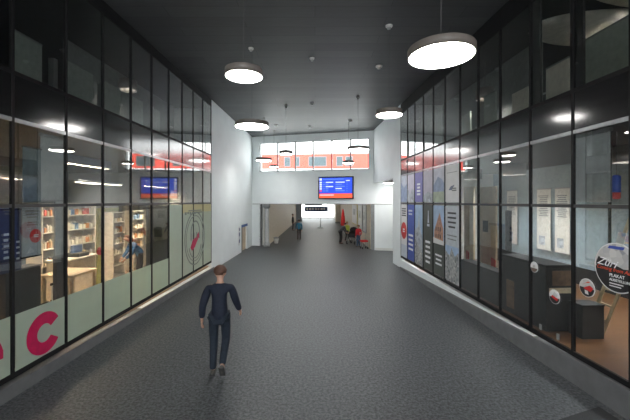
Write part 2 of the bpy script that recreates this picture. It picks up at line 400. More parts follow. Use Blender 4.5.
pendant(264, 160.8, 0, .78, 'round pendant lamp overlapping the left end of the window band', .14)
pendant(286, 154.2, 0, .58, 'round pendant lamp before the second window pane from the left', .14)
pendant(274, 167, 0, .54, 'smallest round pendant lamp, lowest at the left window panes', .12)
pendant(348.5, 163.2, 0, .58, 'round pendant lamp below the lamp at the right window panes', .13)

# small ceiling fixtures
FIX = mat('ceiling_fixture_white', (.6, .6, .6), rough=.4)
def fixture(px, py, r, label):
    Y = (ZC-H)*F/(HY-py); X = (px-CX)/F*Y
    t = empty('ceiling_sensor', (X, Y, ZC)); tag(t, label, 'sensor', 'ceiling sensors')
    m = MB(); m.lathe([(r, 0), (r, -.03), (r*.7, -.05)], FIX, n=20); m.build('base', t)
    m = MB(); m.lathe([(r*.55, -.05), (r*.5, -.085), (0, -.10)], STEEL, n=16); m.build('dome', t)
for px, py, r, lb in ((251, 48, .07, 'small ceiling sensor above the upper left pendant lamp'), (312, 58, .07, 'small ceiling sensor between the two near pendant lamps'),
                      (389, 25.5, .08, 'small ceiling sensor nearest the camera'), (379, 66, .10, 'white oval ceiling sensor left of the largest lamp'),
                      (312, 103, .08, 'small ceiling sensor over the middle of the passage'), (286, 106, .08, 'small ceiling sensor right of the left lamps'),
                      (358, 97, .08, 'small ceiling sensor left of the right glazing lamp'), (276, 125, .11, 'white ceiling sensor beside the lamp at the left wall'),
                      (350, 120, .11, 'white ceiling sensor near the window band'), (310, 126, .10, 'small ceiling sensor closest to the window wall')):
    fixture(px, py, r, lb)

# ------------------------------------------------------------------ departure screen on the end wall
SX = xb(336); SB = W('B', -4+SX*cb, -.0, 0)
sw, sh = 2.12, 1.33; zc = 2.8+13.6*20.2/F
t = empty('departure_screen', (SB.x, SB.y-.02, zc), rb); tag(t, 'blue departure display with orange bottom bar on the end wall', 'screen')
m = MB(); m.box(-sw/2, sw/2, -.14, -.02, -sh/2, sh/2, BLKSOFT, .015); m.build('casing', t)
m = MB()
SBL = mat('screen_blue', (.0, .0, .0), emit=((.02, .075, .70), .45)); SOR = mat('screen_orange', (0, 0, 0), emit=((1, .13, .05), .42))
SWH = mat('screen_white', (0, 0, 0), emit=((.75, .83, 1), .4)); SRD = mat('screen_red', (0, 0, 0), emit=((.75, .05, .15), .4)); SLB = mat('screen_light_blue', (0, 0, 0), emit=((.12, .25, .95), .4))
hx, hz = sw/2-.07, sh/2-.07
m.box(-hx, hx, -.146, -.14, -hz, hz, SBL); m.box(-hx, hx, -.148, -.146, -hz, -hz+.24, SOR); m.box(-hx, hx, -.148, -.146, -hz+.24, -hz+.27, SRD)
m.box(-hx+.02, -hx+.16, -.149, -.146, hz-.16, hz-.03, SWH); m.box(-hx+.22, hx-.5, -.149, -.146, hz-.11, hz-.06, SLB)
for i in range(5):
    z = hz-.27-.125*i
    m.box(-hx+.02, -hx+.16, -.149, -.146, z-.05, z+.04, SRD if i == 4 else SWH)
    m.box(-hx+.22, -hx+.36, -.149, -.146, z-.025, z+.02, SLB)
    m.box(-hx+.40, -hx+(.85 if i in (0, 2) else .55), -.149, -.146, z-.03, z+.03, SWH if i in (0, 2) else SLB)
    m.box(.0, (.55 if i % 2 == 0 else .38), -.149, -.146, z-.025, z+.03, SWH if i in (0, 3) else SLB)
    m.box(.66, .70, -.149, -.146, z-.03, z+.03, SLB)
m.box(.62, .85, -.149, -.146, hz-.2, hz-.15, SWH)
m.box(-hx+.03, -.1, -.15, -.146, -hz+.15, -hz+.19, SWH)
m.build('display', t)

# ------------------------------------------------------------------ red train beyond the window band
t = empty('train', (0, 45, 6.2), math.radians(-4.5)); tag(t, 'red train passing behind the high window band', 'train')
TR = mat('train_red', (.72, .058, .036), rough=.4); TW = mat('train_white', (.85, .85, .85), rough=.4); TG = mat('train_window', (.065, .085, .095), rough=.6, spec=.2)
m = MB(); m.box(-19, 17, 0, 2.8, .95, 2.9, TR, .12); m.build('body', t)
m = MB(); m.box(-19, 17, -.02, 2.82, .0, .95, TW, .05); m.build('skirt', t)
m = MB(); m.prism([(0, 0)], 0, 0, TW) if False else None
m.hexa([(-19, .0, 2.9), (17, .0, 2.9), (17, 2.8, 2.9), (-19, 2.8, 2.9), (-19, .6, 3.35), (17, .6, 3.35), (17, 2.2, 3.35), (-19, 2.2, 3.35)], TW); m.build('roof', t)
def twin(x, w, z0, z1, name='window'):
    m = MB(); m.box(x-w/2, x+w/2, -.04, .05, z0, z1, TG if name == 'door' else mat('train_window_frame', (.13, .14, .15), rough=.6), .02)
    o = m.build(name, t)
    m = MB(); m.box(x-w/2+.1, x+w/2-.1, -.06, -.03, z0+(.9 if name == 'door' and z1-z0 > 1.6 else .1), z1-.1, TG); m.build('pane', o)
for px, w in ((287, .85), (297.5, .6), (317.5, 2.4), (339.5, .9), (349, 1.0), (380, 2.4), (400, .9), (250, 2.4), (228, .9), (205, 2.4), (430, 2.4), (180, 2.4)):
    x = (px-CX)*45/F; twin(x, w, 1.25, 2.55)

# ------------------------------------------------------------------ hall behind the passage
m = MB(); m.hexa([(-3.25, 21.6, 0), (-2.98, 21.6, 0), (-2.5, 58, 0), (-2.75, 58, 0), (-3.25, 21.6, 3.2), (-2.98, 21.6, 3.2), (-2.5, 58, 3.2), (-2.75, 58, 3.2)], CREAM); m.box(-4.4, -2.98, 21.75, 21.95, 0, 3.2, OFFW)
struct(m.build('wall_hall_left'))
m = MB(); m.box(3.25, 3.55, 20.1, 58, 0, 3.2, CREAM); struct(m.build('wall_hall_right'))
m = MB(); m.hexa([(-4.3, 22.1, 3.15), (3.55, 20.0, 3.15), (3.55, 58, 3.15), (-2.8, 58, 3.15), (-4.3, 22.1, 3.3), (3.55, 20.0, 3.3), (3.55, 58, 3.3), (-2.8, 58, 3.3)], OFFW); struct(m.build('ceiling_hall'))
m = MB(); m.box(-2.8, -2.45, 57, 57.2, 0, 3.2, OFFW); 
for x in (-2.4, -.9, .6, 2.1, 3.2): m.box(x-.04, x+.04, 57, 57.1, 0, 3.1, ALU)
m.box(-2.4, 3.2, 57, 57.1, 2.5, 2.6, ALU); m.box(-2.4, 3.2, 57, 57.1, 0, .12, ALU)
w = struct(m.build('window_31'))
for a, b in zip((-2.4, -.9, .6, 2.1), (-.9, .6, 2.1, 3.2)):
    mm = MB(); mm.box(a+.04, b-.04, 57.03, 57.05, .12, 3.1, GLASSB); mm.build('pane', w)
for i, Y in enumerate((23.5, 29, 36, 44, 51)):  # fill added above the lintel, out of view, to light the hall
    t = empty('ceiling_light_or_fill', (.4, Y, 3.15)); tag(t, 'flat fill light added in the rear hall above the lintel', 'lamp', 'hall fill lights')
    m = MB(); m.box(-1.3, 1.3, -.2, .2, -.05, 0, ALU); m.build('frame', t)
    m = MB(); m.box(-1.25, 1.25, -.15, .15, -.07, -.05, HALLL); m.build('diffuser', t)
# round steel column at the left jamb
Yc = 21.1; t = empty('pipe_column', (-.142*Yc, Yc, 0)); tag(t, 'round grey steel column at the left jamb of the passage', 'column')
m = MB(); m.lathe([(.17, .25), (.145, .3), (.145, 2.3), (.145, 2.66)], mat('grey_paint_column', (.42, .43, .43), rough=.4)); m.build('shaft', t)
m = MB(); m.lathe([(.20, 0), (.20, .22), (.17, .25)], mat('grey_paint_column', (.42, .43, .43))); m.build('base', t)
m = MB(); m.lathe([(.145, 2.36), (.22, 2.44), (.22, 2.66)], GREYW); m.build('collar', t)
# a low white box at the column, beige posts and framed posters of the hall
t = empty('litter_bin', (-.124*22.6, 22.8, 0)); t.location.x = -2.6; tag(t, 'low pale bin at the foot of the hall left wall', 'bin')
m = MB(); m.lathe([(.12, 0), (.17, .30), (.18, .34), (.14, .40)], OFFW, n=24); m.build('body', t)
m = MB(); m.lathe([(.19, .34), (.19, .38), (.0, .44)], GREYW, n=24); m.build('lid', t)
t = empty('hall_column', (-.048*48, 48, 0)); tag(t, 'dark blue-grey column deep in the rear hall left of the sign', 'column')
m = MB(); m.box(-.45, .45, -.4, .4, 0, 3.15, mat('slate_paint', (.25, .29, .33)), .05); m.build('shaft', t); m = MB(); m.box(-.5, .5, -.45, .45, 0, .2, GREYW); m.build('base', t)
t = empty('hall_column', (.07*44, 44, 0)); t.location.x = 2.95; tag(t, 'beige column on the right of the rear hall behind the red parasol', 'column')
m = MB(); m.box(-.3, .3, -.4, .4, 0, 3.15, CREAM, .04); m.build('shaft', t); m = MB(); m.box(-.33, .33, -.43, .43, 0, .2, GREYW); m.build('base', t)
# hall sign on a stand
Ys = 36.0; t = empty('sign_stand', ((320.5-CX)/F*Ys, Ys, 0)); tag(t, 'dark blue direction sign on a single pole with round foot in the hall', 'sign')
m = MB(); m.lathe([(.35, 0), (.35, .04), (.05, .08)], STEEL); m.build('foot', t)
m = MB(); m.lathe([(.035, .06), (.035, 2.9)], STEEL, n=16); m.build('pole', t)
m = MB(); m.box(-1.68, .8, -.1, -.03, 1.74, 2.27, mat('sign_navy', (.03, .055, .16)))
for i in range(7): m.box(-1.5+i*.3, -1.32+i*.3+.05*(i % 2), -.11, -.1, 1.92, 2.1, TXTW)
m.build('board', t)
m = MB(); m.box(-1.68, .2, -.1, -.03, 2.36, 2.66, mat('sign_grey', (.22, .25, .28))); m.build('upper_board', t)
# framed posters along the hall right wall
def wallposter(Y0, Y1, z0, z1, c, label, X=3.23):
    t = empty('framed_poster', (X, (Y0+Y1)/2, (z0+z1)/2), -PI/2); w, h = (Y1-Y0)/2, (z1-z0)/2
    tag(t, label, 'poster', 'posters of the rear hall')
    m = MB(); m.box(-w, w, -.05, 0, -h, h, c[0]); m.build('frame', t)
    m = MB(); m.box(-w+.08, w-.08, -.06, -.05, -h+.08, h-.08, c[1]); m.box(-w*.5, w*.4, -.065, -.06, -h*.1, h*.5, c[2]); m.build('sheet', t)
YEL = mat('yellow_frame', (.62, .52, .18)); PHG = photo_mat('hall_print', [(.25, .27, .28), (.6, .62, .6), (.4, .42, .45)], 4)
wallposter(25.8, 29.2, .95, 2.62, (YEL, PAPER, PHG), 'yellow-framed poster on the hall wall behind the group of people')
wallposter(21.3, 22.5, .8, 2.6, (ALU, PAPER, PHG), 'grey poster on the hall wall beside the right jamb')
wallposter(23.0, 25.2, .8, 2.6, (ALU, PAPER, PHG), 'pale poster on the hall wall above the black pushchair')
# red parasol, closed
t = empty('closed_parasol', (2.75, 29.5, 0)); t.location = ((343-CX)/F*29.5, 29.5, 0); tag(t, 'closed red parasol standing by the hall right wall', 'parasol')
RC = mat('red_cloth', (.62, .02, .02), rough=.7)
m = MB(); m.lathe([(.03, 2.15), (.06, 2.05), (.17, 1.4), (.2, .75), (.05, .65)], RC, n=18); m.build('canopy', t)
m = MB(); m.lathe([(.025, .05), (.025, 2.25)], STEEL, n=10); m.build('pole', t); m = MB(); m.lathe([(.28, 0), (.28, .06), (.05, .1)], GREYW, n=20); m.build('foot', t)
# notices beside the niche on the left white wall
t = empty('wall_notice', W('L', 18.2, -.01, 1.1), ROT['L']); tag(t, 'blue and white pictogram notice on the left white wall by the niche', 'notice')
m = MB(); m.box(-.16, .16, -.015, 0, -.65, .35, PAPER); m.build('plate', t)
m = MB(); BL2 = mat('pictogram_blue', (.03, .06, .18)); m.disc(0, .2, .09, -.02, -.015, BL2); m.box(-.1, .1, -.02, -.015, -.16, .04, BL2); m.box(-.02, .02, -.02, -.015, -.34, -.15, BL2); m.disc(0, -.42, .1, -.02, -.015, BL2); m.build('pictograms', t)
# lamp under the soffit of the side passage
t = empty('ceiling_light_or_fill', (4.1, 18.2, 3.95), 0); tag(t, 'white light under the soffit of the side passage at right', 'lamp')
m = MB(); m.lathe([(.42, -.16), (.45, -.14), (.45, 0)], RIM); m.build('rim', t); m = MB(); m.lathe([(0, -.18), (.4, -.18), (.43, -.16)], LAMPF); m.build('diffuser', t)

# ------------------------------------------------------------------ posters in the right glazing
SKY = mat('print_sky', (.38, .52, .70), rough=.5, noise=(3, .15, 4)); PALE = mat('print_pale', (.55, .60, .68), rough=.5, noise=(4, .12, 4))
DKG = mat('print_dark_green', (.075, .085, .075), rough=.5); RBL = mat('print_royal_blue', (.05, .09, .38), rough=.5); PUR = mat('print_violet_blue', (.20, .19, .50), rough=.5)
BRK = photo_mat('print_brick', [(.42, .22, .15), (.55, .30, .20), (.30, .16, .12)], 14)
TOWN = photo_mat('print_town', [(.10, .11, .11), (.45, .46, .46), (.20, .22, .24), (.62, .62, .60)], 16); GRYP = photo_mat('print_street', [(.25, .28, .32), (.55, .60, .66), (.35, .38, .40)], 9)
HILLG = mat('print_green', (.40, .48, .36), rough=.5, noise=(5, .2, 4)); HILLB = mat('print_mountain', (.28, .36, .52), rough=.5, noise=(5, .2, 4)); LIL = mat('print_lilac', (.55, .53, .62), rough=.5, noise=(3, .1, 3))
def poster(i, row, label, paint):
    f, w = BAYR[i]; z0 = .55 if row == 0 else 2.78; z1 = 2.68 if row == 0 else 3.83
    o = W('R', YR[i+1], -.006, 0)
    m = MB(); X0, X1 = .05, w-.05; paint(m, X0, X1, z0, z1)
    tag(m.build('window_poster', loc=o, rotz=ROT['R']), label, 'poster', 'posters in the right glazing')
def rect(m, x0, x1, z0, z1, c, l=0): m.box(x0, x1, -.004*l-.003, .004, z0, z1, c)
def lines(m, x0, x1, z, h, n, c, gap=1.8, ragged=.25, l=1):
    for k in range(n):
        rr = random.uniform(0, ragged); rect(m, x0+(x1-x0)*rr*.5, x1-(x1-x0)*rr*.5, z-k*h*gap-h, z-k*h*gap, c, l)
def p_red(m, a, b, z0, z1):
    rect(m, a, b, z0, z1, PAPER); lines(m, a+.1, b-.1, z1-.15, .05, 4, INK); m.disc((a+b)/2, 1.62, .34, -.008, .0, REDP, rx=.36); lines(m, a+.25, b-.25, 1.7, .05, 2, TXTW, l=2); rect(m, a+.02, b-.02, z0, z0+.5, PALE, 1)
def p_blue(m, a, b, z0, z1):
    rect(m, a, b, z0, z1, RBL); lines(m, a+.12, b-.2, z1-.2, .07, 2, PALE); lines(m, a+.12, b-.12, 1.55, .08, 4, TXTW, 2.2)
def p_street(m, a, b, z0, z1):
    rect(m, a, b, z0, z1, SKY); m.prism([(a, z0), (b, z0), (b, 1.5), (b-.15, 1.75), (b-.3, 2.1), (a+.45, 2.35), (a+.3, 1.9), (a, 1.75)], -.007, 0, GRYP); m.prism([(a, z0), (b, z0), (b, .95), (a, 1.5)], -.011, -.006, TOWN)
def p_green(m, a, b, z0, z1):
    rect(m, a, b, z0, z1, DKG); m.prism([(a+.38, 2.1), (a+.5, 2.1), (a+.46, 2.5), (a+.42, 2.5)], -.007, 0, PALE); rect(m, a+.34, a+.54, 1.98, 2.06, PALE, 1); lines(m, a+.14, b-.14, 1.5, .075, 5, TXTW, 2.2)
def p_house(m, a, b, z0, z1):
    rect(m, a, b, z0, z1, DKG); rect(m, a, b, 1.55, z1, SKY, 1); w = b-a
    m.prism([(a+w*.1, 1.6), (b-w*.06, 1.6), (b-w*.06, 1.98), (a+w*.62, 2.45), (a+w*.1, 1.9)], -.011, -.006, BRK)
    for q in range(3):
        for r in range(2): rect(m, a+w*(.25+.2*q), a+w*(.32+.2*q), 1.68+.22*r, 1.8+.22*r, INK, 3)
    m.prism([(a, 1.5), (b, 1.5), (b, 1.62), (a, 1.68)], -.012, -.008, PAPER); lines(m, a+.14, b-.14, 1.18, .055, 3, TXTW, 2.4)
def p_town(m, a, b, z0, z1):
    rect(m, a, b, z0, z1, mat('print_light_grey', (.52, .56, .60), rough=.5)); lines(m, a+.14, b-.14, 2.5, .05, 4, INK, 2.6, .3); lines(m, a+.1, b-.1, 1.86, .03, 2, GREYW, 3.5)
    rect(m, a, b, 1.3, 1.55, SKY, 1); m.prism([(a, z0), (b, z0), (b, 1.42), (a+.6, 1.28), (a+.4, 1.5), (a+.3, 1.25), (a, 1.4)], -.011, -.006, TOWN)
def q_photo(m, a, b, z0, z1): rect(m, a, b, z0, z1, PALE); m.prism([(a, z0), (b, z0), (b, 3.5), (a+.4, 3.35), (a, 3.6)], -.007, 0, HILLB)
def q_city(m, a, b, z0, z1): rect(m, a, b, z0, z1, LIL); m.prism([(a, z0), (b, z0), (b, 3.2), (b-.25, 3.3), (a+.35, 3.05), (a, 3.3)], -.007, 0, GRYP)
def q_violet(m, a, b, z0, z1): rect(m, a, b, z0, z1, PUR); lines(m, a+.2, b-.2, 3.45, .07, 4, TXTW, 1.7)
def q_pale(m, a, b, z0, z1): rect(m, a, b, z0, z1, LIL); m.prism([(a, z0), (b, z0), (b, 3.05), (a+.4, 3.12), (a, 3.0)], -.007, 0, GRYP)
def q_hill(m, a, b, z0, z1): rect(m, a, b, z0, z1, PALE); m.prism([(a, 3.05), (b, 3.05), (b, 3.35), (a+.6, 3.48), (a+.35, 3.56), (a, 3.3)], -.007, 0, HILLB); rect(m, a, b, z0, 3.1, HILLG, 2)
def q_logo(m, a, b, z0, z1):
    rect(m, a, b, z0, z1, PAPER); m.prism([(a+.22, 3.12), (a+.42, 3.12), (a+.58, 3.26), (a+.34, 3.22)], -.007, 0, mat('print_slate', (.16, .20, .28))); lines(m, a+.42, b-.12, 3.18, .035, 2, GREYW, 1.6); lines(m, a+.1, b-.1, 3.62, .012, 1, GREYW, 1, 0)
for i, pl, ll, pu, lu in ((13, p_red, 'white poster with a red disc, farthest in the lower row of posters', q_photo, 'pale blue photo poster farthest in the upper row'),
                          (12, p_blue, 'royal blue poster with white lines of text, lower row', q_city, 'pale city photo poster left of the violet poster'),
                          (11, p_street, 'street photo poster between blue and dark green posters, lower row', q_violet, 'violet blue poster with white text in the upper row'),
                          (10, p_green, 'dark green poster with white text and no photo, lower row', q_pale, 'lilac grey poster right of the violet poster'),
                          (9, p_house, 'dark green poster with a brick house under blue sky, lower row', q_hill, 'landscape poster with blue mountain and green meadow, upper row'),
                          (8, p_town, 'light grey poster with dark headline above a town photo', q_logo, 'white poster with a small dark logo, upper row')):
    poster(i, 0, ll, pl); poster(i, 1, lu, pu)

# ------------------------------------------------------------------ left shop behind the glass
zf = .22
m = MB(); slab(m, 'L', 1.6, 14.95, .12, 6.6, zf-.1, zf, mat('shop_floor', (.50, .36, .22), rough=.4)); struct(m.build('floor_shop'))
m = MB(); slab(m, 'L', 1.6, 14.95, .06, 6.6, 4.05, 4.6, DARKW); struct(m.build('ceiling_shop'))
m = MB(); m.box(-11.2, -11, 1.6, 15, 0, ZC, mat('shop_wall', (.20, .215, .215))); m.box(-11, -4.5, 1.4, 1.6, 0, ZC, DARKW); m.box(-11, -4.25, 14.9, 15.1, 0, ZC, mat('shop_wall', (.20, .215, .215))); struct(m.build('wall_shop'))
m = MB(); m.box(-9.3, -9.2, 1.6, 14.9, 4.6, ZC, DARKW); slab(m, 'L', 8.6, 14.8, 2.0, 2.1, 4.6, ZC, GREYW); struct(m.build('wall_upper_left'))  # the pale slab is added to lighten the far upper panes
m = MB(); slab(m, 'R', 8.6, 14.4, 1.8, 1.9, 4.46, ZC, GREYW); struct(m.build('upper_right_veil'))  # pale slab added in place of the grey veil reflected in the panes
def lbox(name, px0, px1, d, depth, z0, z1, m_, label, cat, extra=None, group=None):
    Y0, Y1 = Yl(px0, d), Yl(px1, d); w = (Y1-Y0)*kl
    t = empty(name, W('L', Y0, d, z0), ROT['L']); tag(t, label, cat, group)
    return t, w
SHW = mat('shelf_white', (.66, .63, .57), rough=.4)
GOODS = [mat('packet_white', (.78, .74, .66)), mat('packet_orange', (.72, .28, .10)), mat('packet_cream', (.74, .60, .40)), mat('packet_red', (.60, .08, .06)), mat('packet_blue', (.16, .28, .48))]
CAPS = mat('packet_cap', (.5, .5, .5))
def rack(px0, px1, d, z1, n, label, rlabel, per):
    t, w = lbox('shelf_rack', px0, px1, d, .4, zf, z1, None, label, 'shelf', group='shop shelf racks')
    for x in (0, w-.03): m = MB(); m.box(x, x+.03, 0, .4, 0, z1-zf, SHW); m.build('side_panel', t)
    m = MB(); m.box(.03, w-.03, .38, .4, 0, z1-zf, SHW); m.build('back_panel', t)
    lv = [(.1+(z1-zf-.45)*k/(n-1)) for k in range(n)]
    for z in lv: m = MB(); m.box(.03, w-.03, 0, .38, z, z+.025, SHW); m.build('shelf', t)
    m = MB(); m.box(.03, w-.03, 0, .4, z1-zf-.03, z1-zf, SHW); m.build('top_panel', t)
    T = Vector((BL, 1, 0)).normalized(); N = Vector((-1, BL, 0)).normalized()
    for k, z in enumerate(lv):
        if z < .8: continue
        for q in range(per):
            gw = (w-.1)/per*.78; x = .05+(w-.1)*(q+.5)/per; h = random.uniform(.13, .24); c = random.choices(GOODS, (6, 3, 4, 1, 1))[0]
            p = t.location + T*x + N*.14 + Vector((0, 0, z+.027))
            g = empty('packet', p, ROT['L']); tag(g, 'small packet on %s shelf of the %s' % (('lowest', 'second', 'third', 'fourth', 'fifth', 'sixth', 'top')[k], rlabel), 'packet', 'packets on the '+rlabel)
            m = MB(); m.box(-gw/2, gw/2, -.08, .08, 0, h*.8, c, .008); m.build('box', g)
            m = MB(); m.box(-gw*.3, gw*.3, -.05, .05, h*.8, h, CAPS, .004); m.build('lid', g)
    return t
rack(42, 56.5, 2.5, 2.75, 6, 'white shelf rack seen beside the red disc poster in the shop', 'rack by the red disc poster', 4)
rack(68, 96, 2.5, 2.75, 6, 'wide white shelf rack full of packets behind the cream counter', 'wide rack behind the counter', 7)
rack(113, 125, 2.3, 2.45, 6, 'narrow white shelf rack at the olive reflection panel in the shop', 'narrow rack at the olive panel', 4)
rack(133, 147, 2.6, 2.45, 6, 'white shelf rack behind the person in blue in the shop', 'rack behind the person in blue', 5)
# counter with till
t, w = lbox('shop_counter', 66, 97, 1.9, .7, zf, 1.5, None, 'cream shop counter in front of the wide packet rack', 'counter')
m = MB(); m.box(0, w, .05, .5, 0, 1.06, CREAM, .01); m.build('body', t); m = MB(); m.box(-.04, w+.04, 0, .55, 1.06, 1.11, SHW, .01); m.build('worktop', t); m = MB(); m.box(.02, w-.02, .1, .45, -.0, .08, DARKW); m.build('plinth', t)
T = Vector((BL, 1, 0)).normalized(); N = Vector((-1, BL, 0)).normalized()
g = empty('cash_register', t.location+T*(w*.62)+N*.25+Vector((0, 0, 1.11)), ROT['L']); tag(g, 'grey cash register standing on the cream shop counter', 'till')
m = MB(); m.box(-.2, .2, -.2, .2, 0, .1, DARKW, .01); m.build('drawer', g); m = MB(); m.prism([(-.17, .1), (.17, .1), (.17, .3), (-.17, .3)], -.02, .05, mat('screen_dim_blue', (.10, .16, .3))); m.build('screen', g)
# low display table near the glass
t, w = lbox('display_table', 73, 99, .7, .7, zf, 1.0, None, 'low beige display table close to the frosted panes in the shop', 'table')
m = MB(); m.box(0, w, 0, .75, 1.0, 1.05, BEIGE, .01); m.build('tabletop', t)
for x in (.03, w-.09):
    for y in (.03, .66): m = MB(); m.box(x, x+.06, y, y+.06, 0, 1.0, BEIGE); m.build('leg', t)
# yellow advertising figure
Yg = Yl(94, .62); t = empty('advertising_standee', W('L', Yg, .5, zf), ROT['L']); tag(t, 'curved yellow standee with red top just behind the glass', 'standee')
m = MB(); m.prism([(-.06, .05), (.16, .05), (.15, .9), (.1, 1.35), (.0, 1.4), (-.04, 1.1), (-.08, .7)], 0, .03, mat('standee_yellow', (.62, .55, .12))); m.build('board', t)
m = MB(); m.disc(.05, 1.47, .09, -.005, .035, REDP); m.build('top_disc', t); m = MB(); m.box(-.12, .2, -.12, .15, 0, .04, DARKW); m.build('foot', t)
# striped chair
def chair(name, loc, rz, cm, fm, label, group=None, slat=False):
    t = empty(name, loc, rz); tag(t, label, 'chair', group)
    m = MB(); m.box(-.21, .21, -.21, .21, .43, .47, cm, .012); m.build('seat', t)
    if slat:
        for k in range(5):
            m = MB(); m.box(-.19+k*.085, -.15+k*.085, .19, .215, .5, .92, cm if k % 2 else PAPER, .004); m.build('back_slat', t)
        m = MB(); m.box(-.21, .21, .185, .22, .9, .95, cm, .01); m.build('top_rail', t)
    else:
        m = MB(); m.box(-.21, .21, .19, .22, .6, .95, cm, .012); m.build('backrest', t)
    for sx in (-1, 1):
        m = MB(); m.tube([(sx*.19, -.19, 0), (sx*.18, -.18, .43)], .014, fm); m.build('leg', t)
        m = MB(); m.tube([(sx*.19, .21, 0), (sx*.185, .19, .43), (sx*.19, .2, .62)], .014, fm); m.build('leg', t)
    return t
Yg = Yl(49, 1.15); chair('slatted_chair', W('L', Yg, 1.15, zf), ROT['L']+PI, BLKSOFT, BLKSOFT, 'black and white slatted chair behind the pane with letter c', slat=True)
# dark low cabinet, boards and panels near the glass
t, w = lbox('low_cabinet', 6, 41, .3, .3, zf, 1.7, None, 'dark low cabinet behind the pane with letter c under the posters', 'cabinet')
m = MB(); m.box(0, w, 0, .2, 0, 1.5, mat('umber_laminate', (.045, .042, .038), rough=.4), .008); m.build('body', t); m = MB(); m.box(-.01, w+.01, -.01, .21, 1.5, 1.53, GREYW); m.build('top', t)
t, w = lbox('low_cabinet', 56.5, 66, .3, .3, zf, 1.7, None, 'narrow shallow dark cabinet below the pale panel at the second mullion', 'cabinet')
m = MB(); m.box(0, w, 0, .07, 0, 1.55, mat('umber_laminate', (.045, .042, .038)), .008); m.build('body', t); m = MB(); m.box(-.01, w+.01, -.01, .08, 1.55, 1.58, GREYW); m.build('top', t)
t, w = lbox('pale_panel', 56.5, 65.5, .3, .1, 1.8, 3.9, None, 'tall pale grey panel on the narrow dark cabinet beside the mullion', 'panel')
m = MB(); m.box(0, w, .02, .05, 0, 2.1, mat('pale_blue_grey', (.42, .46, .48))); m.build('board', t); m = MB(); m.box(0, w, .01, .06, -.0, .03, ALU); m.build('rail', t)
t, w = lbox('roller_blind', 42, 65.5, .15, .1, 2.8, 3.9, None, 'grey roller blind in the pane above the pale panel, left front', 'blind')
m = MB(); m.box(0, w, .02, .026, 0.02, 1.08, mat('blind_grey', (.36, .39, .40))); m.build('cloth', t); m = MB(); m.tube([(0, .03, 1.1), (w, .03, 1.1)], .035, ALU); m.build('roller', t); m = MB(); m.box(0, w, .012, .034, 0, .025, ALU); m.build('bottom_bar', t)
# hanging posters
t, w = lbox('hanging_poster', 22.5, 41, .16, .03, 1.82, 2.72, None, 'pale hanging poster with red disc in the left shop window', 'poster')
z0 = zz(256, Yl(31, .16))-1.82
m = MB(); m.box(0, w, 0, .01, z0, .92, mat('poster_pale_blue', (.34, .39, .43), rough=.5)); m.disc(w*.68, .43, .11, -.006, 0, REDP, rx=.105)
lines(m, w*.12, w*.9, .84, .025, 3, GREYW, 1.9, .3); lines(m, w*.2, w*.85, .66, .02, 2, GREYW, 1.9, .3); lines(m, w*.55, w*.82, .45, .015, 2, TXTW, 1.8, .2, 3)
m.prism([(w*.15, z0+.05), (w*.75, z0+.05), (w*.6, .2), (w*.4, .26), (w*.25, .17)], -.006, 0, GRYP); m.build('sheet', t)
m = MB(); m.box(-.01, w+.01, -.008, .018, .92, .945, BLACK); m.box(-.01, w+.01, -.008, .018, z0-.02, z0, BLACK); m.build('rail', t)
t, w = lbox('hanging_poster', 23, 41, .16, .03, 2.79, 3.7, None, 'dark teal mottled sheet above the red disc poster', 'poster')
m = MB(); m.box(0, w, 0, .01, .0, .85, mat('mottled_teal', (.05, .09, .11), rough=.3, noise=(4, .5, 4))); m.build('sheet', t); m = MB(); m.box(-.01, w+.01, -.008, .018, .85, .875, BLACK); m.build('rail', t)  # plain mottled teal sheet on a rail, without print
t, w = lbox('hanging_poster', -28, 11.5, .16, .03, 1.75, 2.7, None, 'navy hanging poster with white lines at the left picture edge', 'poster')
m = MB(); m.box(0, w, 0, .01, .0, .92, mat('poster_navy', (.02, .03, .085), rough=.4))
for k in range(5): m.box(w*.78, w*.95-.03*(k % 2), -.005, 0, .55-.085*k, .585-.085*k, PALE)
m.build('sheet', t); m = MB(); m.box(-.01, w+.01, -.008, .018, .92, .945, BLACK); m.build('rail', t)
t, w = lbox('hanging_poster', 12.5, 21.5, .2, .03, 1.75, 2.7, None, 'narrow navy hanging poster left of the red disc poster', 'poster')
m = MB(); m.box(0, w, 0, .01, .0, .92, mat('poster_navy', (.02, .03, .085), rough=.4))
for k in range(4): m.box(w*.4, w*.75, -.005, 0, .42-.085*k, .45-.085*k, PALE)
m.build('sheet', t); m = MB(); m.box(-.01, w+.01, -.008, .018, .92, .945, BLACK); m.build('rail', t)
# grey partition and olive reflection panel
t, w = lbox('partition', 146, 169, .8, .1, zf, 2.62, None, 'dark grey partition wall behind the glass left of the frosted panes', 'partition')
m = MB(); m.box(0, w, 0, .08, 0, 2.35, mat('partition_grey', (.19, .185, .17), rough=.5)); m.build('panel', t); m = MB(); m.box(-.02, w, -.01, .09, 2.35, 2.4, BLACK); m.build('top_rail', t)
t, w = lbox('partition', 103, 119, 3.4, .1, zf, 2.62, None, 'olive panel painted as a reflection in the shop beside the narrow rack', 'partition')  # olive colour stands in for a greenish-yellow reflection
m = MB(); m.box(-.3, w, 0, .08, 0, 2.35, mat('olive_reflection', (.30, .31, .12), rough=.5)); m.build('panel', t); m = MB(); m.box(-.3, w, -.01, .09, 2.35, 2.4, GREYW); m.build('top_rail', t)
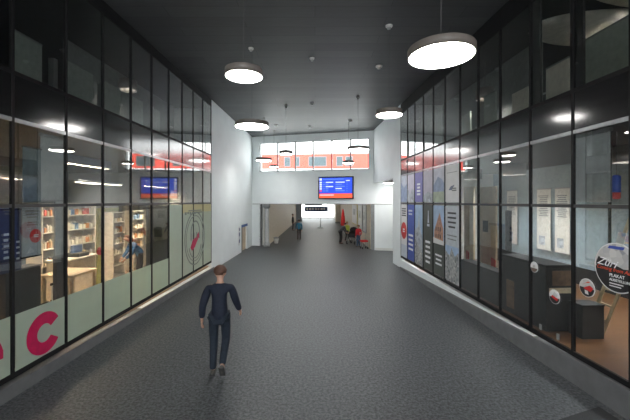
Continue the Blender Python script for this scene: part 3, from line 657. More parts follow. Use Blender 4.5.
# shop lamps: the first hangs in view, the shielded ones are added fill
for k, (Ya, d, z, lb) in enumerate(((8.9, 2.0, 3.32, 'long warm linear lamp hanging over the shop counter'), (2.6, 3.2, 3.7, 'added warm fill light high in the near end of the shop'), (7.6, 1.6, 3.85, 'added warm fill light at the ceiling over the cream counter'), (12.3, 2.0, 3.5, 'added warm fill light in the far end of the shop'), (9.2, 4.6, 3.6, 'added warm fill light deep inside the shop'))):
    t = empty('linear_lamp_or_fill', W('L', Ya, d, z), ROT['L']); tag(t, lb, 'lamp', 'linear shop lamps')
    m = MB(); m.box(0, 2.0, -.06, .06, 0, .07, ALU, .008); k and (m.box(0, 2.0, -.085, -.06, -.14, .07, ALU), m.box(0, 2.0, .06, .085, -.14, .07, ALU), m.box(-.02, 0, -.085, .085, -.14, .07, ALU), m.box(2.0, 2.02, -.085, .085, -.14, .07, ALU)); m.build('housing', t); m = MB(); m.box(.03, 1.97, -.05, .05, -.015, .0, WARM if k else mat('soft_warm_diffuser', (.9, .85, .7), emit=((1, .85, .65), 2.5))); m.build('diffuser', t)
    for x in (.2, 1.8): m = MB(); m.tube([(x, 0, .07), (x, 0, 4.05-z)], .004, CABLE, 6); m.build('cable', t)
# upper floor boards behind the left glazing
for k, (p0, p1) in enumerate(((14, 42), (68, 93), (105, 120.5), (131, 143), (152, 160))):
    t, w = lbox('parapet_board', p0, p1, 1.0, .05, 4.6, 5.8, None, 'grey green board behind the upper left glass, %s from the camera' % ('first', 'second', 'third', 'fourth', 'fifth')[k], 'board', group='parapet boards')
    m = MB(); m.box(0, w, 0, .05, 0, 1.22, PALEGRN); m.build('panel', t); m = MB(); m.box(0, w, -.01, .06, 1.22, 1.25, GREYW); m.build('cap_rail', t)
for k, p in enumerate((53, 101)):
    t = empty('upper_post', W('L', Yl(p, 1.4), 1.4, 4.6), ROT['L']); tag(t, ('slim grey post behind the upper left glass, nearer one', 'slim grey post behind the upper left glass, farther one')[k], 'post')
    m = MB(); m.box(-.06, .06, -.06, .06, .02, 1.3, GREYW); m.build('shaft', t); m = MB(); m.box(-.1, .1, -.1, .1, 0, .02, STEEL); m.build('base_plate', t)

# ------------------------------------------------------------------ right gallery behind the glass
zg = .36
m = MB(); slab(m, 'R', 1.4, 14.55, .12, 6.4, zg-.1, zg, WOOD); struct(m.build('floor_gallery'))
m = MB(); slab(m, 'R', 1.4, 14.55, .06, 6.4, 3.95, 4.46, DARKW); struct(m.build('ceiling_gallery'))
m = MB(); m.box(10.3, 10.5, 1.4, 14.6, 0, ZC, DARKW); m.box(4.25, 10.5, 1.2, 1.4, 0, ZC, DARKW); m.box(4.0, 10.5, 14.5, 14.7, 0, ZC, OFFW)
for k in range(1): m.hexa([W('R', 6.2, 4.0, zg), W('R', 14.5, 4.0, zg), W('R', 14.5, 4.15, zg), W('R', 6.2, 4.15, zg), W('R', 6.2, 4.0, 3.95), W('R', 14.5, 4.0, 3.95), W('R', 14.5, 4.15, 3.95), W('R', 6.2, 4.15, 3.95)], BLUEGREY)
struct(m.build('wall_gallery'))
m = MB(); m.hexa([W('R', 6.2, 3.97, zg), W('R', 14.4, 3.97, zg), W('R', 14.4, 4.0, zg), W('R', 6.2, 4.0, zg), W('R', 6.2, 3.97, zg+.5), W('R', 14.4, 3.97, zg+.5), W('R', 14.4, 4.0, zg+.5), W('R', 6.2, 4.0, zg+.5)], BLKSOFT); struct(m.build('baseboard_gallery'))
TR_ = Vector((BR, -1, 0)).normalized(); NR = Vector((1, BR, 0)).normalized()
def rbox(name, px0, px1, d, z0, label, cat, group=None):
    Y0, Y1 = Yr(px0, d), Yr(px1, d); w = (Y0-Y1)*kr
    t = empty(name, W('R', Y0, d, z0), ROT['R']); tag(t, label, cat, group); return t, w
for p0, p1, lb in ((537, 550.5, 'white exhibition banner on the blue-grey wall, left one of the close pair'), (555, 569.5, 'white exhibition banner on the blue-grey wall, right one of the close pair'), (507, 517, 'white exhibition banner alone on the blue-grey wall, right of the beige panels')):
    t, w = rbox('exhibition_banner', p0, p1, 3.9, 1.2, lb, 'banner', 'exhibition banners')
    m = MB(); m.box(0, w, 0, .012, 0, 2.0, mat('banner_ivory', (.66, .64, .58), rough=.6)); lines(m, w*.12, w*.88, 1.8, .03, 12, GREYW, 2.0, .3); rect(m, w*.15, w*.6, .15, .45, GRYP, 1); m.build('sheet', t)
    m = MB(); m.box(-.02, w+.02, -.015, .025, 2.0, 2.04, ALU); m.box(-.02, w+.02, -.015, .025, -.03, 0, ALU); m.build('rail', t)
for p0, p1, zt, lb in ((464, 473.5, 3.3, 'narrow tall beige wooden panel right of the town poster'), (478, 495.5, 3.25, 'wide tall beige wooden panel with a small dark print in the gallery')):
    t, w = rbox('beige_screen_wall', p0, p1, 1.5, zg, lb, 'panel', 'beige wooden panels')
    m = MB(); m.box(0, w, 0, .06, .03, zt-zg, BEIGE, .006)
    if w > .9: rect(m, w*.3, w*.6, 1.5, 1.85, INK, 1)
    m.build('board', t); m = MB(); m.box(-.02, w+.02, -.1, .2, 0, .03, DARKW); m.build('foot', t)
# black counter
WD = mat('brown_wood', (.16, .095, .055), rough=.5, noise=(8, .3, 4))
t, w = rbox('reception_counter', 502, 546, .36, zg, 'long black counter with oak strip behind the middle right panes', 'counter')
m = MB(); m.box(0, w, 0, .5, 0, 1.2, mat('counter_black', (.02, .02, .02), rough=.45), .01); m.build('body', t); m = MB(); m.box(-.02, w+.02, -.02, .52, 1.2, 1.25, BLKSOFT, .008); m.build('worktop', t)
m = MB(); m.box(w, w+.012, .06, .5, .72, .82, BEIGE); m.build('oak_strip', t)
m = MB(); m.box(w, w+.010, .12, .5, .86, 1.14, WD); m.build('brown_panel', t)
m = MB(); m.box(w*.13, w*.32, -.010, 0, .12, .72, WD); m.build('brown_panel', t)
t = empty('black_plinth', W('R', 6.33, .75, zg), ROT['R']); w = .32; tag(t, 'black cube plinth on the oak floor behind the right front pane', 'plinth')
m = MB(); m.box(0, w, 0, .4, 0, .58, mat('plinth_black', (.022, .022, .022), rough=.5), .008); m.build('body', t); m = MB(); m.box(-.008, w+.008, -.008, .408, .58, .605, BLKSOFT, .004); m.build('top', t)
t, w = rbox('dark_cabinet', 461, 498, .36, zg, 'low dark cabinet under the beige panels in the gallery', 'cabinet')
m = MB(); m.box(0, w, 0, .3, 0, .76, mat('cabinet_charcoal', (.03, .03, .03), rough=.5), .008); m.build('body', t); m = MB(); m.box(-.01, w+.01, -.01, .31, .76, .79, BLKSOFT); m.build('top', t)
RCH = mat('red_seat', (.55, .03, .02), rough=.5)
for p, lb in ((475, 'red chair at the foot of the narrow beige panel'), (502, 'red chair right of the wide beige panel')):
    chair('red_chair', W('R', Yr(p, 1.0), 1.0, zg), ROT['R']+PI*.9, RCH, STEEL, lb, 'red chairs')
t, w = rbox('coat_stand', 505, 508, 1.5, zg, 'black upright stand between the beige panel and banner', 'stand')
m = MB(); m.box(0, .22, 0, .06, .05, 2.2, BLKSOFT, .01); m.build('post', t); m = MB(); m.box(-.1, .32, -.15, .2, 0, .05, BLKSOFT, .01); m.build('foot', t)
# roller blind right front
t, w = rbox('roller_blind', 574.5, 609, .1, 2.79, 'grey roller blind filling the upper pane at right front', 'blind')
m = MB(); m.box(0, w, .02, .026, .02, 1.0, mat('blind_slate', (.20, .215, .225))); m.build('cloth', t); m = MB(); m.tube([(0, .03, 1.03), (w, .03, 1.03)], .035, ALU); m.build('roller', t); m = MB(); m.box(0, w, .012, .034, 0, .025, ALU); m.build('bottom_bar', t)
t, w = rbox('hanging_rail', 608, 613, .3, 1.95, 'black upright rail hanging beside the grey blind at right front', 'rail')
m = MB(); m.box(0, .035, 0, .02, .02, 1.99, BLKSOFT); m.build('shaft', t); m = MB(); m.box(-.01, .045, -.01, .03, 0, .02, STEEL); m.build('end_cap', t)
# blue and red hanging lantern
t = empty('hanging_lantern', W('R', Yr(616.5, 1.0), 1.0, 2.86), ROT['R']); tag(t, 'blue tube lantern with red lower end hanging behind the right pane', 'lantern')
m = MB(); m.lathe([(.05, .09), (.058, .1), (.058, .36), (.03, .38)], mat('lantern_blue', (.03, .09, .5)), n=20); m.build('tube', t)
m = MB(); m.lathe([(.04, -.02), (.055, 0), (.055, .09)], REDP, n=20); m.build('end_cap', t); m = MB(); m.tube([(0, 0, .38), (0, 0, 1.09)], .004, CABLE, 6); m.build('cord', t)
# ladder
t = empty('step_ladder', W('R', 6.53, 1.25, zg), ROT['R']); tag(t, 'pale wooden ladder leaning behind the large round sticker', 'ladder')
LW = mat('pale_ladder_wood', (.50, .40, .26), rough=.5)
for off in (0, .30):
    m = MB(); m.hexa([(off, .0, 0), (off+.055, .0, 0), (off+.055, .03, 0), (off, .03, 0), (off+1.12, .0, 2.9), (off+1.175, .0, 2.9), (off+1.175, .03, 2.9), (off+1.12, .03, 2.9)], LW); m.build('rail', t)
for k in range(1, 10):
    x, z = 1.12*k/10, 2.9*k/10; m = MB(); m.box(x+.05, x+.31, .004, .026, z-.015, z+.015, LW); m.build('rung', t)
t = empty('paper_note', W('R', Yr(619, .37), .37, 2.2), ROT['R']); tag(t, 'white paper with blue writing pinned to the wooden ladder', 'note')
t.location = W('R', Yr(617, 1.2), 1.2, 0); t.location.z = zz(246, t.location.y)
m = MB(); m.prism([(-.03, 0), (.12, .02), (.17, .24), (.02, .24)], .0, .006, PAPER); m.build('sheet', t); m = MB(); m.prism([(.09, .17), (.15, .18), (.16, .23), (.08, .23)], -.004, 0, SKY); m.build('blue_patch', t)
# round stickers on the glass
def sticker(Yc, z, R, label, paint, big=False):
    t = W('R', Yc, -.018, z); m = MB()
    m.disc(0, 0, R, .008, .014, PAPER, n=56); paint(m, R)
    tag(m.build('round_sticker', loc=t, rotz=ROT['R']), label, 'sticker', 'round stickers on the right glazing')
def cap(R, z0, z1, n=24):          # circle slice between two heights
    a0, a1 = math.asin(max(-1, min(1, z0/R))), math.asin(max(-1, min(1, z1/R)))
    r = [(R*math.cos(a0+(a1-a0)*i/n), R*math.sin(a0+(a1-a0)*i/n)) for i in range(n+1)]
    return r + [(-x, z) for x, z in r[::-1]]
NV = mat('sticker_black', (.018, .018, .02), rough=.5); PG = photo_mat('sticker_photo', [(.45, .46, .47), (.62, .62, .60), (.30, .31, .33)], 12); ORR = mat('sticker_red', (.70, .09, .04), rough=.5)
def big(m, R):
    r = R*.955
    m.prism(cap(r, -r*.999, -.02), .005, .009, NV); m.prism(cap(r, -.02, r*.999), .005, .009, PG)
    m.prism([(-.30, -.03), (-.31, .03), (-.27, .12), (-.1, .06), (.1, .0), (.3, .02), (.31, -.03)], .003, .006, NV)
    m.prism([(-.13, .25), (.10, .25), (.12, .29), (-.1, .29)], .003, .006, RBL)
    m.text('Züri', -.15, .005, .15, .002, TXTW, shear=.4, sx=1.1, rot=.08)
    m.text('Coming from Autom', .01, -.055, .072, .002, ORR, shear=.3, rot=.03)
    m.text('PLAKAT', -.1, -.13, .062, .002, TXTW, align='LEFT'); m.text('AUSSTELLUNG', -.1, -.185, .05, .002, TXTW, align='LEFT')
    for k in range(2): m.box(-.1, .1-.03*k, .002, .005, -.225-.035*k, -.212-.035*k, TXTW)
sticker(4.55, 1.91, .335, 'large round black and grey sticker with red lettering on the right front pane', big)
def small(m, R):
    r = R*.93; m.prism(cap(r, -r*.999, 0), .005, .009, NV); m.prism(cap(r, 0, r*.999), .005, .009, PG)
    m.prism([(-.4*R, -.1*R), (.5*R, -.35*R), (.85*R, .1*R), (.4*R, .35*R), (-.2*R, .05*R)], .003, .006, REDP)
    m.prism([(-.5*R, .3*R), (.2*R, .75*R), (.5*R, .65*R), (-.1*R, .5*R)], .003, .006, ORR)
    m.prism([(-.2*R, -.65*R), (.25*R, -.7*R), (.15*R, -.3*R), (-.25*R, -.25*R)], .003, .006, PAPER)
def small2(m, R):
    r = R*.93; m.prism(cap(r, -r*.999, -.1*R), .005, .009, NV); m.prism([(-.6*R, -.1*R), (.5*R, -.5*R), (.7*R, -.2*R), (-.3*R, .2*R)], .003, .006, REDP)
    m.prism([(-.3*R, .1*R), (.3*R, -.05*R), (.6*R, .4*R), (0, .75*R)], .003, .006, PG)
def small3(m, R):
    r = R*.93; m.prism(cap(r, -r*.999, -.2*R), .005, .009, mat('sticker_brown', (.14, .09, .07))); m.prism([(-.3*R, -.1*R), (.5*R, -.1*R), (.3*R, .45*R), (-.2*R, .4*R)], .003, .006, PG)
sticker(5.02, 1.525, .135, 'small round red and black sticker beside the large round sticker', small)
sticker(5.66, 1.215, .118, 'small round sticker with red band low on the middle pane', small2)
sticker(6.15, 1.615, .095, 'smallest round pale sticker, near the mullion above the others', small3)
for k, (px, py) in enumerate(((541, 327), (558.5, 337))):
    Y = Yr(px); t = MB(); t.box(-.03, .03, .006, .014, -.05, .05, GREYW, .002)
    tag(t.build('glass_tag', loc=W('R', Y, -.018, zz(py, Y)), rotz=ROT['R']), ('tiny grey tag low on the glass, left of another tag', 'tiny grey tag low on the glass near the large mullion')[k], 'tag')
# gallery fill lights, added and hidden from view by deep rims
for Ya, d, lb in ((10.4, 2.3, 'round fill light added over the beige panels in the gallery'), (7.0, 2.6, 'round fill light added over the black counter in the gallery'), (4.8, 2.4, 'round fill light added over the oak floor in the gallery'), (12.3, 2.0, 'round fill light added behind the window posters')):
    t = empty('fill_light', W('R', Ya, d, 3.95)); tag(t, lb, 'lamp', 'gallery fill lights')
    m = MB(); dp = -.34
    m.lathe([(.30, -.09), (.30, dp), (.32, dp), (.32, 0)], RIM, n=40); m.build('rim', t); m = MB(); m.lathe([(0, -.105), (.28, -.105), (.29, -.09)], NEUT, n=40); m.build('diffuser', t)
# upper right floor: oval canopies and boards
CW = mat('canopy_white', (.74, .69, .60), rough=.6)
for Ya, d, ra, rd, z, lb in ((6.55, 1.56, .62, 1.38, 6.05, 'cream oval ceiling canopy behind the upper right glass, farther one'), (5.05, 1.5, .72, 1.42, 6.05, 'cream oval ceiling canopy behind the upper right glass, nearer one')):
    t = empty('oval_canopy', W('R', Ya, d, z), ROT['R']); tag(t, lb, 'canopy', 'oval canopies')
    m = MB(); m.lathe([(0, 0), (.92, 0), (1, .05), (.98, .12), (0, .13)], CW, n=64, M=Matrix.Diagonal((ra, rd, 1, 1))); m.build('disc', t)
    for x in (-.4, .4): m = MB(); m.tube([(x, 0, .12), (x, 0, ZC-z)], .006, CABLE, 6); m.build('cable', t)
for k, (p0, p1, d, zt, mm, lb) in enumerate(((546, 569, .9, 5.55, CW, 'cream board behind the upper right glass, below the farther canopy'), (512, 528, .9, 5.4, CW, 'cream board behind the upper right glass, beside the pane edge'), (584, 640, 1.3, 5.92, PALEGRN, 'wide green grey board behind the upper right front pane'),
                                         (461, 470, .9, 5.5, PALEGRN, 'narrow green grey board behind the upper glass over the town poster'), (484, 495, .9, 5.7, PALEGRN, 'green grey board behind the upper glass over the beige panels'))):
    t, w = rbox('parapet_board', p0, p1, d, 4.46, lb, 'board', 'right parapet boards')
    m = MB(); m.box(0, w, 0, .05, 0, zt-4.46, mm); m.build('panel', t); m = MB(); m.box(0, w, -.01, .06, zt-4.46, zt-4.43, GREYW); m.build('cap_rail', t)
for p0, p1, lb in ((531, 540, 'black upright board behind the upper right glass, left of the cream board'), (570, 583, 'black upright board behind the upper right glass, beside the green grey board')):
    t, w = rbox('upright_board', p0, p1, .09, 4.46, lb, 'board', 'black upright boards')
    m = MB(); m.box(0, w, 0, .04, .02, ZC-4.46, BLKSOFT); m.build('panel', t); m = MB(); m.box(-.01, w+.01, -.01, .05, 0, .02, GREYW); m.build('foot_rail', t)
t, w = rbox('handrail', 500, 570, 2.0, 4.46, 'grey steel handrail on the upper floor behind the cream boards', 'handrail')
m = MB(); m.tube([(0, 0, 1.1), (w, 0, 1.1)], .03, STEEL); m.build('rail', t)
for k in range(5): m = MB(); m.tube([(w*k/4, 0, 0), (w*k/4, 0, 1.1)], .018, STEEL); m.build('post', t)
for s, Ya, d, lb in (('R', 6.0, 3.6, 'upper floor fill light added behind the oval canopies'), ('R', 10, 1.2, 'upper floor fill light added farther along the right side'), ('L', 10.4, 1.5, 'upper floor fill light added behind the left parapet boards')):  # fill added to brighten the upper rooms, hidden by deep rims
    t = empty('fill_light', W(s, Ya, d, ZC)); t.location.z = 6.0 if s == 'R' else 6.4; tag(t, lb, 'lamp')
    m = MB(); m.lathe([(.24, .02), (.24, -.2), (.26, -.2), (.26, .1)], RIM, n=32); m.build('rim', t); m = MB(); m.lathe([(0, -.01), (.22, -.01), (.24, 0)], mat('upper_fill_diffuser', (.9, .9, .85), emit=((1, .95, .85), 26.0)), n=32); m.build('diffuser', t)
    m = MB(); m.tube([(0, 0, .1), (0, 0, ZC-t.location.z)], .006, CABLE, 6); m.build('cable', t)

t = empty('upward_fill_light', W('R', 5.6, 2.4, 4.46), ROT['R']); tag(t, 'unseen fill light added on the upper floor under the oval canopies', 'lamp')  # added below the line of sight to brighten the canopy undersides
m = MB(); m.lathe([(.16, 0), (.18, .02), (.18, .16), (.15, .16), (.15, .12)], RIM, n=32); m.build('housing', t); m = MB(); m.lathe([(.15, .11), (0, .125)], mat('upward_fill_diffuser', (.9, .9, .85), emit=((1, .93, .82), 330.0)), n=32); m.build('diffuser', t)
# dark patch in the right front corner, a thin charcoal sheet
m = MB(); m.prism([(0, 0)], 0, 0, BLKSOFT) if False else None
k = m.mi(mat('charcoal_patch', (.032, .033, .035), rough=.9, noise=(60, .3, 3)))
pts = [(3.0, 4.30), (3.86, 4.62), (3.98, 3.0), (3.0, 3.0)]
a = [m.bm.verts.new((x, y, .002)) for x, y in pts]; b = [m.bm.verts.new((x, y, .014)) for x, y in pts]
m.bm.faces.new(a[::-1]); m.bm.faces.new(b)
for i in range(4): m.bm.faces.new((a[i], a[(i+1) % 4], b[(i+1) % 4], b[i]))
tag(m.build('floor_patch'), 'charcoal patch on the floor in the bottom right corner', 'mat')

# ------------------------------------------------------------------ people
def skin_mesh(name, verts, edges, radii, root, material, parent, sub=2):
    me = bpy.data.meshes.new(name); me.from_pydata(verts, edges, [])
    o = bpy.data.objects.new(name, me); C.objects.link(o)
    md = o.modifiers.new('skin', 'SKIN'); md.use_smooth_shade = True; md.branch_smoothing = .6
    sv = me.skin_vertices[0].data
    for i, r in enumerate(radii): sv[i].radius = (r, r) if not isinstance(r, tuple) else r; sv[i].use_root = (i == root)
    ss = o.modifiers.new('sub', 'SUBSURF'); ss.levels = sub; ss.render_levels = sub
    dg = bpy.context.evaluated_depsgraph_get(); nm = bpy.data.meshes.new_from_object(o.evaluated_get(dg))
    o.modifiers.clear(); old = o.data; o.data = nm; bpy.data.meshes.remove(old); nm.name = name
    nm.materials.clear(); nm.materials.append(material)
    for p in nm.polygons: p.use_smooth = True
    if parent: o.parent = parent
    return o
SKIN = mat('skin_tone', (.50, .29, .21), rough=.5); EYE = mat('eye_dark', (.03, .02, .02), rough=.2)
POSE = {   # arm and leg joints: (dx, dy, z) in metres for a body 1.75 m tall, facing +y; left first, right second
 'walk': dict(lean=.05, arms=[((-.25, -.10, 1.14), (-.27, -.05, .90)), ((.26, .06, 1.15), (.30, .24, .95))], legs=[((-.10, .06, .50), (-.10, -.04, .085), 0), ((.09, .10, .52), (.08, -.24, .24), -.9)]),
 'stand': dict(lean=0, arms=[((-.24, -.03, 1.12), (-.23, .06, .86)), ((.24, -.03, 1.12), (.23, .06, .86))], legs=[((-.10, .02, .50), (-.11, -.01, .085), 0), ((.10, .02, .50), (.12, -.01, .085), 0)]),
 'stride': dict(lean=.03, arms=[((-.24, .06, 1.13), (-.24, .20, .92)), ((.24, -.10, 1.13), (.24, -.10, .87))], legs=[((-.09, .04, .50), (-.09, -.16, .10), -.3), ((.09, .12, .51), (.09, .20, .085), 0)]),
 'bend': dict(lean=.30, arms=[((-.24, .34, 1.05), (-.18, .52, .86)), ((.24, .34, 1.05), (.18, .52, .86))], legs=[((-.10, .06, .50), (-.11, -.03, .085), 0), ((.10, .06, .50), (.12, -.03, .085), 0)]),
 'sit': dict(lean=.04, drop=.45, arms=[((-.25, .05, 1.14), (-.17, .27, 1.0)), ((.25, .05, 1.14), (.17, .27, 1.0))], legs=[((-.12, .42, .93), (-.12, .44, .5), 0), ((.12, .42, .93), (.12, .44, .5), 0)]),
}
def person(label, loc, rz, ht, pose, top, trou, hair, long_hair=False, hair_c=(.05, .03, .02), shoes=(.03, .03, .03), sub=2, group=None):
    s = ht/1.75; P = POSE[pose]; ln = P['lean']; dz = -P.get('drop', 0)
    root = empty('person', loc, rz); tag(root, label, 'person', group)
    def J(x, y, z):
        f = max(0, (z-.95))/.5; return (x*s, (y)*s, (z+dz)*s)
    def B(x, y, z):   # torso joints carried by the forward lean
        f = (z-.95); return (x*s, (y+ln*f/.5)*s, (z-ln*.35*max(0, f)/.5*(1 if ln > .1 else .2)+dz)*s)
    spine = [((0, 0, .95), .125), ((0, -.005, 1.10), .112), ((0, .0, 1.27), .128), ((0, -.005, 1.41), .105), ((0, .0, 1.50), .052), ((0, .015, 1.565), .068), ((0, .02, 1.63), .098), ((0, .01, 1.70), .085)]
    V, E, R = [], [], []
    for i, (p, r) in enumerate(spine):
        V.append(B(*p)); R.append(r*s)
        if i: E.append((i-1, i))
    def add(p, r, link): V.append(p); R.append(r*s); E.append((link, len(V)-1)); return len(V)-1
    # a face: nose and ears are drawn out of the head, eyes set in
    add(B(0, .125, 1.615), .016, 6); add(B(.098, .015, 1.62), .018, 6); add(B(-.098, .015, 1.62), .018, 6)
    jv, je, jr = [B(*p) for p, r in spine[:5]], [(i, i+1) for i in range(4)], [(r+.022)*s for p, r in spine[:4]]+[.070*s]
    jv[0] = B(0, 0, .83); jr[0] = .172*s; jv[4] = B(0, 0, 1.475)
    tv, te, tr = [J(0, 0, .95)], [], [.118*s]
    for k, sx in ((0, -1), (1, 1)):
        sh = B(sx*.185, 0, 1.40); el = P['arms'][k][0]; wr = P['arms'][k][1]
        el = J(*el); wr = J(*wr)
        a = add(sh, .042, 3); b = add(el, .042, a); c = add(wr, .028, b)
        d = (Vector(wr)-Vector(el)).normalized(); side = Vector((-sx, 0, 0)); fw = Vector((0, 1, 0)); fw = (fw-d*fw.dot(d)).normalized()
        palm = Vector(wr)+d*.055*s; pi = add(tuple(palm), .030, c)
        for q, (o_, L) in enumerate(((-.028, .060), (-.009, .075), (.010, .072), (.028, .055))):
            p1 = palm+fw*o_*s+d*.035*s; p2 = p1+(d*.55+side*.25)*L*s; p3 = p2+(d*.3+side*.5)*L*.6*s
            i1 = add(tuple(p1), .010, pi); i2 = add(tuple(p2), .009, i1); add(tuple(p3), .008, i2)
        t1 = Vector(wr)+d*.03*s+fw*.035*s; i1 = add(tuple(t1), .012, pi); add(tuple(t1+(d*.7+fw*.4+side*.2)*.045*s), .010, i1)
        n0 = len(jv); jv += [sh, el, tuple(Vector(wr)-d*.02*s)]; jr += [.086*s, .064*s, .050*s]; je += [(3, n0), (n0, n0+1), (n0+1, n0+2)]
        kn, an, pitch = P['legs'][k]; hip = J(sx*.095, 0, .90); kn_ = J(*kn); an_ = J(*an)
        a = add(hip, .090, 0); b = add(kn_, .054, a); c = add(an_, .038, b)
        toe = Vector((0, .16*math.cos(pitch), .16*math.sin(pitch)-.04*math.cos(pitch)))*s; add(tuple(Vector(an_)+toe), .03, c)
        n0 = len(tv); tv += [hip, kn_, tuple(Vector(an_)+Vector((0, 0, -.02))*s)]; tr += [.096*s, .074*s, .058*s]; te += [(0, n0), (n0, n0+1), (n0+1, n0+2)]
        rot = Matrix.Rotation(pitch, 4, 'X')
        m = MB(); m.ball((0, .07*s, -.045*s), .045*s, .135*s, .042*s, mat('shoe_%.2f' % shoes[0], shoes)); m.box(-.043*s, .043*s, -.06*s, .19*s, -.085*s, -.065*s, mat('sole', (.05, .05, .05)), .006*s)
        ob = m.build('shoe', root, loc=an_); ob.rotation_euler = (pitch, 0, 0)
    skin_mesh('body', V, E, R, 0, SKIN, root, sub)
    skin_mesh('jacket', jv, je, jr, 0, top, root, sub)
    skin_mesh('trousers', tv, te, tr, 0, trou, root, sub)
    hm = mat('hair_%.3f_%.3f' % hair_c[:2], hair_c, rough=.6, noise=(30, .3, 3)); m = MB()
    hc = Vector(B(0, -.005, 1.668)); t = bmesh.new(); bmesh.ops.create_uvsphere(t, u_segments=18, v_segments=12, radius=1)
    bmesh.ops.delete(t, geom=[v for v in t.verts if v.co.z < -.25+.55*v.co.y or (v.co.y > .75 and v.co.z < .35)], context='VERTS')
    for f in t.faces: f.smooth = True
    m.merge(t, hm, Matrix.Translation(hc) @ Matrix.Diagonal((.108*s, .122*s, .102*s, 1)))
    if long_hair: m.ball(tuple(Vector(B(0, -.075, 1.55))), .085*s, .05*s, .13*s, hm)
    m.build('hair', root)
    for sx in (-1, 1): m = MB(); m.ball(B(sx*.034, .102, 1.645), .012*s, .010*s, .010*s, EYE, 10); m.build('eye', root)
    return root
def cloth(n, c): return mat(n, c, rough=.8, noise=(25, .2, 3), bump=(30, .15))
NAVY = cloth('navy_jacket', (.007, .012, .028)); JEAN = cloth('dark_jeans', (.012, .020, .034))
Yp = 5.56; person('person in navy jacket and dark trousers walking away across the floor', ((219.5-CX)/F*Yp, Yp, 0), math.radians(6), 1.74, 'walk', NAVY, JEAN, None, hair_c=(.09, .04, .025), shoes=(.10, .09, .08))
Yp = 24.6; person('person in teal blue jacket walking away in the rear hall', ((299-CX)/F*Yp, Yp, 0), 0, 1.5, 'stride', cloth('teal_jacket', (.015, .13, .22)), cloth('brown_trousers', (.05, .035, .03)), None, sub=1)
Yp = 33; person('person in black clothes standing by the hall left wall', (-2.15, Yp, 0), -PI/2, 1.6, 'stand', cloth('black_coat', (.02, .02, .022)), cloth('black_trousers', (.015, .015, .016)), None, sub=1)
Yp = 22.6; person('person in dark grey jacket bending at the left of the hall group', ((340.5-CX)/F*Yp, Yp, 0), -PI/2+.3, 1.5, 'bend', cloth('grey_jacket', (.07, .07, .08)), cloth('black_trousers', (.015, .015, .016)), None, sub=1, shoes=(.09, .04, .03))
Yp = 23.9; person('person in yellow-green vest standing beside the black pushchair', ((347-CX)/F*Yp, Yp, 0), -.6, 1.38, 'stride', cloth('lime_vest', (.48, .55, .08)), cloth('black_trousers', (.015, .015, .016)), None, hair_c=(.25, .16, .07), sub=1)
Yp = 20.9; person('child in red jacket and blue jeans by the right jamb', ((358.5-CX)/F*Yp, Yp, 0), .5, 1.36, 'stand', cloth('red_jacket', (.52, .02, .03)), cloth('blue_jeans', (.04, .09, .16)), None, hair_c=(.20, .13, .08), sub=1)
Yp = Yl(141, 1.3); person('person in bright blue shirt behind glass at the shop shelf', tuple(W('L', Yp, 1.3, zf)), PI*.75, 1.68, 'bend', cloth('blue_shirt', (.06, .16, .34)), cloth('black_trousers', (.015, .015, .016)), None, hair_c=(.14, .06, .03), sub=1, long_hair=True)
# pushchair and red trolley
Yp = 22.4; t = empty('pushchair', ((353-CX)/F*Yp, Yp, 0), -.5); tag(t, 'black pushchair between the lime vest and the red jacket', 'pushchair')
BC = cloth('black_canvas', (.015, .015, .017))
m = MB(); m.hexa([(-.22, -.25, .45), (.22, -.25, .45), (.22, .2, .42), (-.22, .2, .42), (-.24, -.3, .62), (.24, -.3, .62), (.24, .3, .95), (-.24, .3, .95)], BC); m.build('seat', t)
m = MB(); m.lathe([(.27, 0), (.25, .12), (.17, .23), (0, .28)], BC, n=20, M=Matrix.Translation((0, .12, .85))); m.build('hood', t)
for sx in (-1, 1):
    m = MB(); m.tube([(sx*.24, -.35, .12), (sx*.24, .1, .55), (sx*.24, .45, 1.0)], .015, STEEL); m.tube([(sx*.24, .35, .12), (sx*.24, -.05, .5)], .015, STEEL); m.build('frame', t)
    for y in (-.35, .35):
        m = MB(); m.lathe([(.0, -.02), (.12, -.02), (.12, .02), (0, .02)], BLKSOFT, n=20, M=Matrix.Translation((sx*.27, y, .12)) @ Matrix.Rotation(PI/2, 4, 'Y')); m.build('wheel', t)
m = MB(); m.tube([(-.24, .45, 1.0), (.24, .45, 1.0)], .02, BLKSOFT); m.build('handle', t)
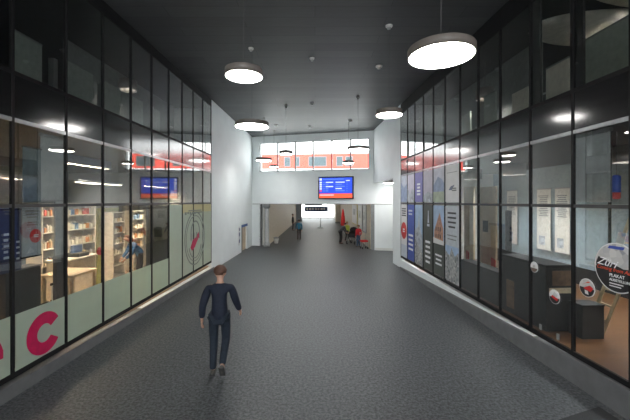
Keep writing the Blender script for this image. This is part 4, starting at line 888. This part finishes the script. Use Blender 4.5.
Yp = 20.1; t = empty('child_trolley', ((364-CX)/F*Yp, Yp, 0), .2); tag(t, 'red seat trolley beside the child in red jacket', 'trolley')
m = MB(); m.box(-.2, .2, -.2, .2, .42, .52, RC, .03); m.build('seat', t)
for sx in (-1, 1):
    for y in (-.16, .16): m = MB(); m.tube([(sx*.16, y, .08), (sx*.14, y*.9, .43)], .014, STEEL); m.build('leg', t); m = MB(); m.lathe([(0, -.015), (.07, -.015), (.07, .015), (0, .015)], BLKSOFT, n=16, M=Matrix.Translation((sx*.16, y, .07)) @ Matrix.Rotation(PI/2, 4, 'Y')); m.build('wheel', t)
m = MB(); m.tube([(-.15, .18, .5), (-.17, .24, .95), (.17, .24, .95), (.15, .18, .5)], .014, STEEL); m.build('push_bar', t)

# ------------------------------------------------------------------ daylight
wd = bpy.data.worlds.new('overcast'); bpy.context.scene.world = wd; wd.use_nodes = True; nt = wd.node_tree
bg = nt.nodes['Background']
tc = nt.nodes.new('ShaderNodeTexCoord'); ns = nt.nodes.new('ShaderNodeTexNoise'); ns.inputs['Scale'].default_value = 7; ns.inputs['Detail'].default_value = 4
rp = nt.nodes.new('ShaderNodeValToRGB'); rp.color_ramp.elements[0].position = .34; rp.color_ramp.elements[1].position = .46
rp.color_ramp.elements[0].color = (.26, .37, .38, 1); rp.color_ramp.elements[1].color = (1, 1, 1, 1)
nt.links.new(tc.outputs['Generated'], ns.inputs['Vector']); nt.links.new(ns.outputs['Fac'], rp.inputs[0]); nt.links.new(rp.outputs[0], bg.inputs['Color'])
bg.inputs['Strength'].default_value = 2.4

cam = bpy.data.cameras.new('camera'); co = bpy.data.objects.new('camera', cam); C.objects.link(co)
co.location = (0, 0, H); co.rotation_euler = (PI/2, 0, 0); cam.sensor_width = 36; cam.lens = F/630*36; cam.shift_y = -(210-HY)/630; cam.clip_start = .05
sc = bpy.context.scene; sc.camera = co
sc.view_settings.view_transform = 'Standard'; sc.view_settings.look = 'None'; sc.view_settings.gamma = 1; sc.view_settings.exposure = 1.65
sc.cycles.max_bounces = 10; sc.cycles.transparent_max_bounces = 24; sc.cycles.diffuse_bounces = 5
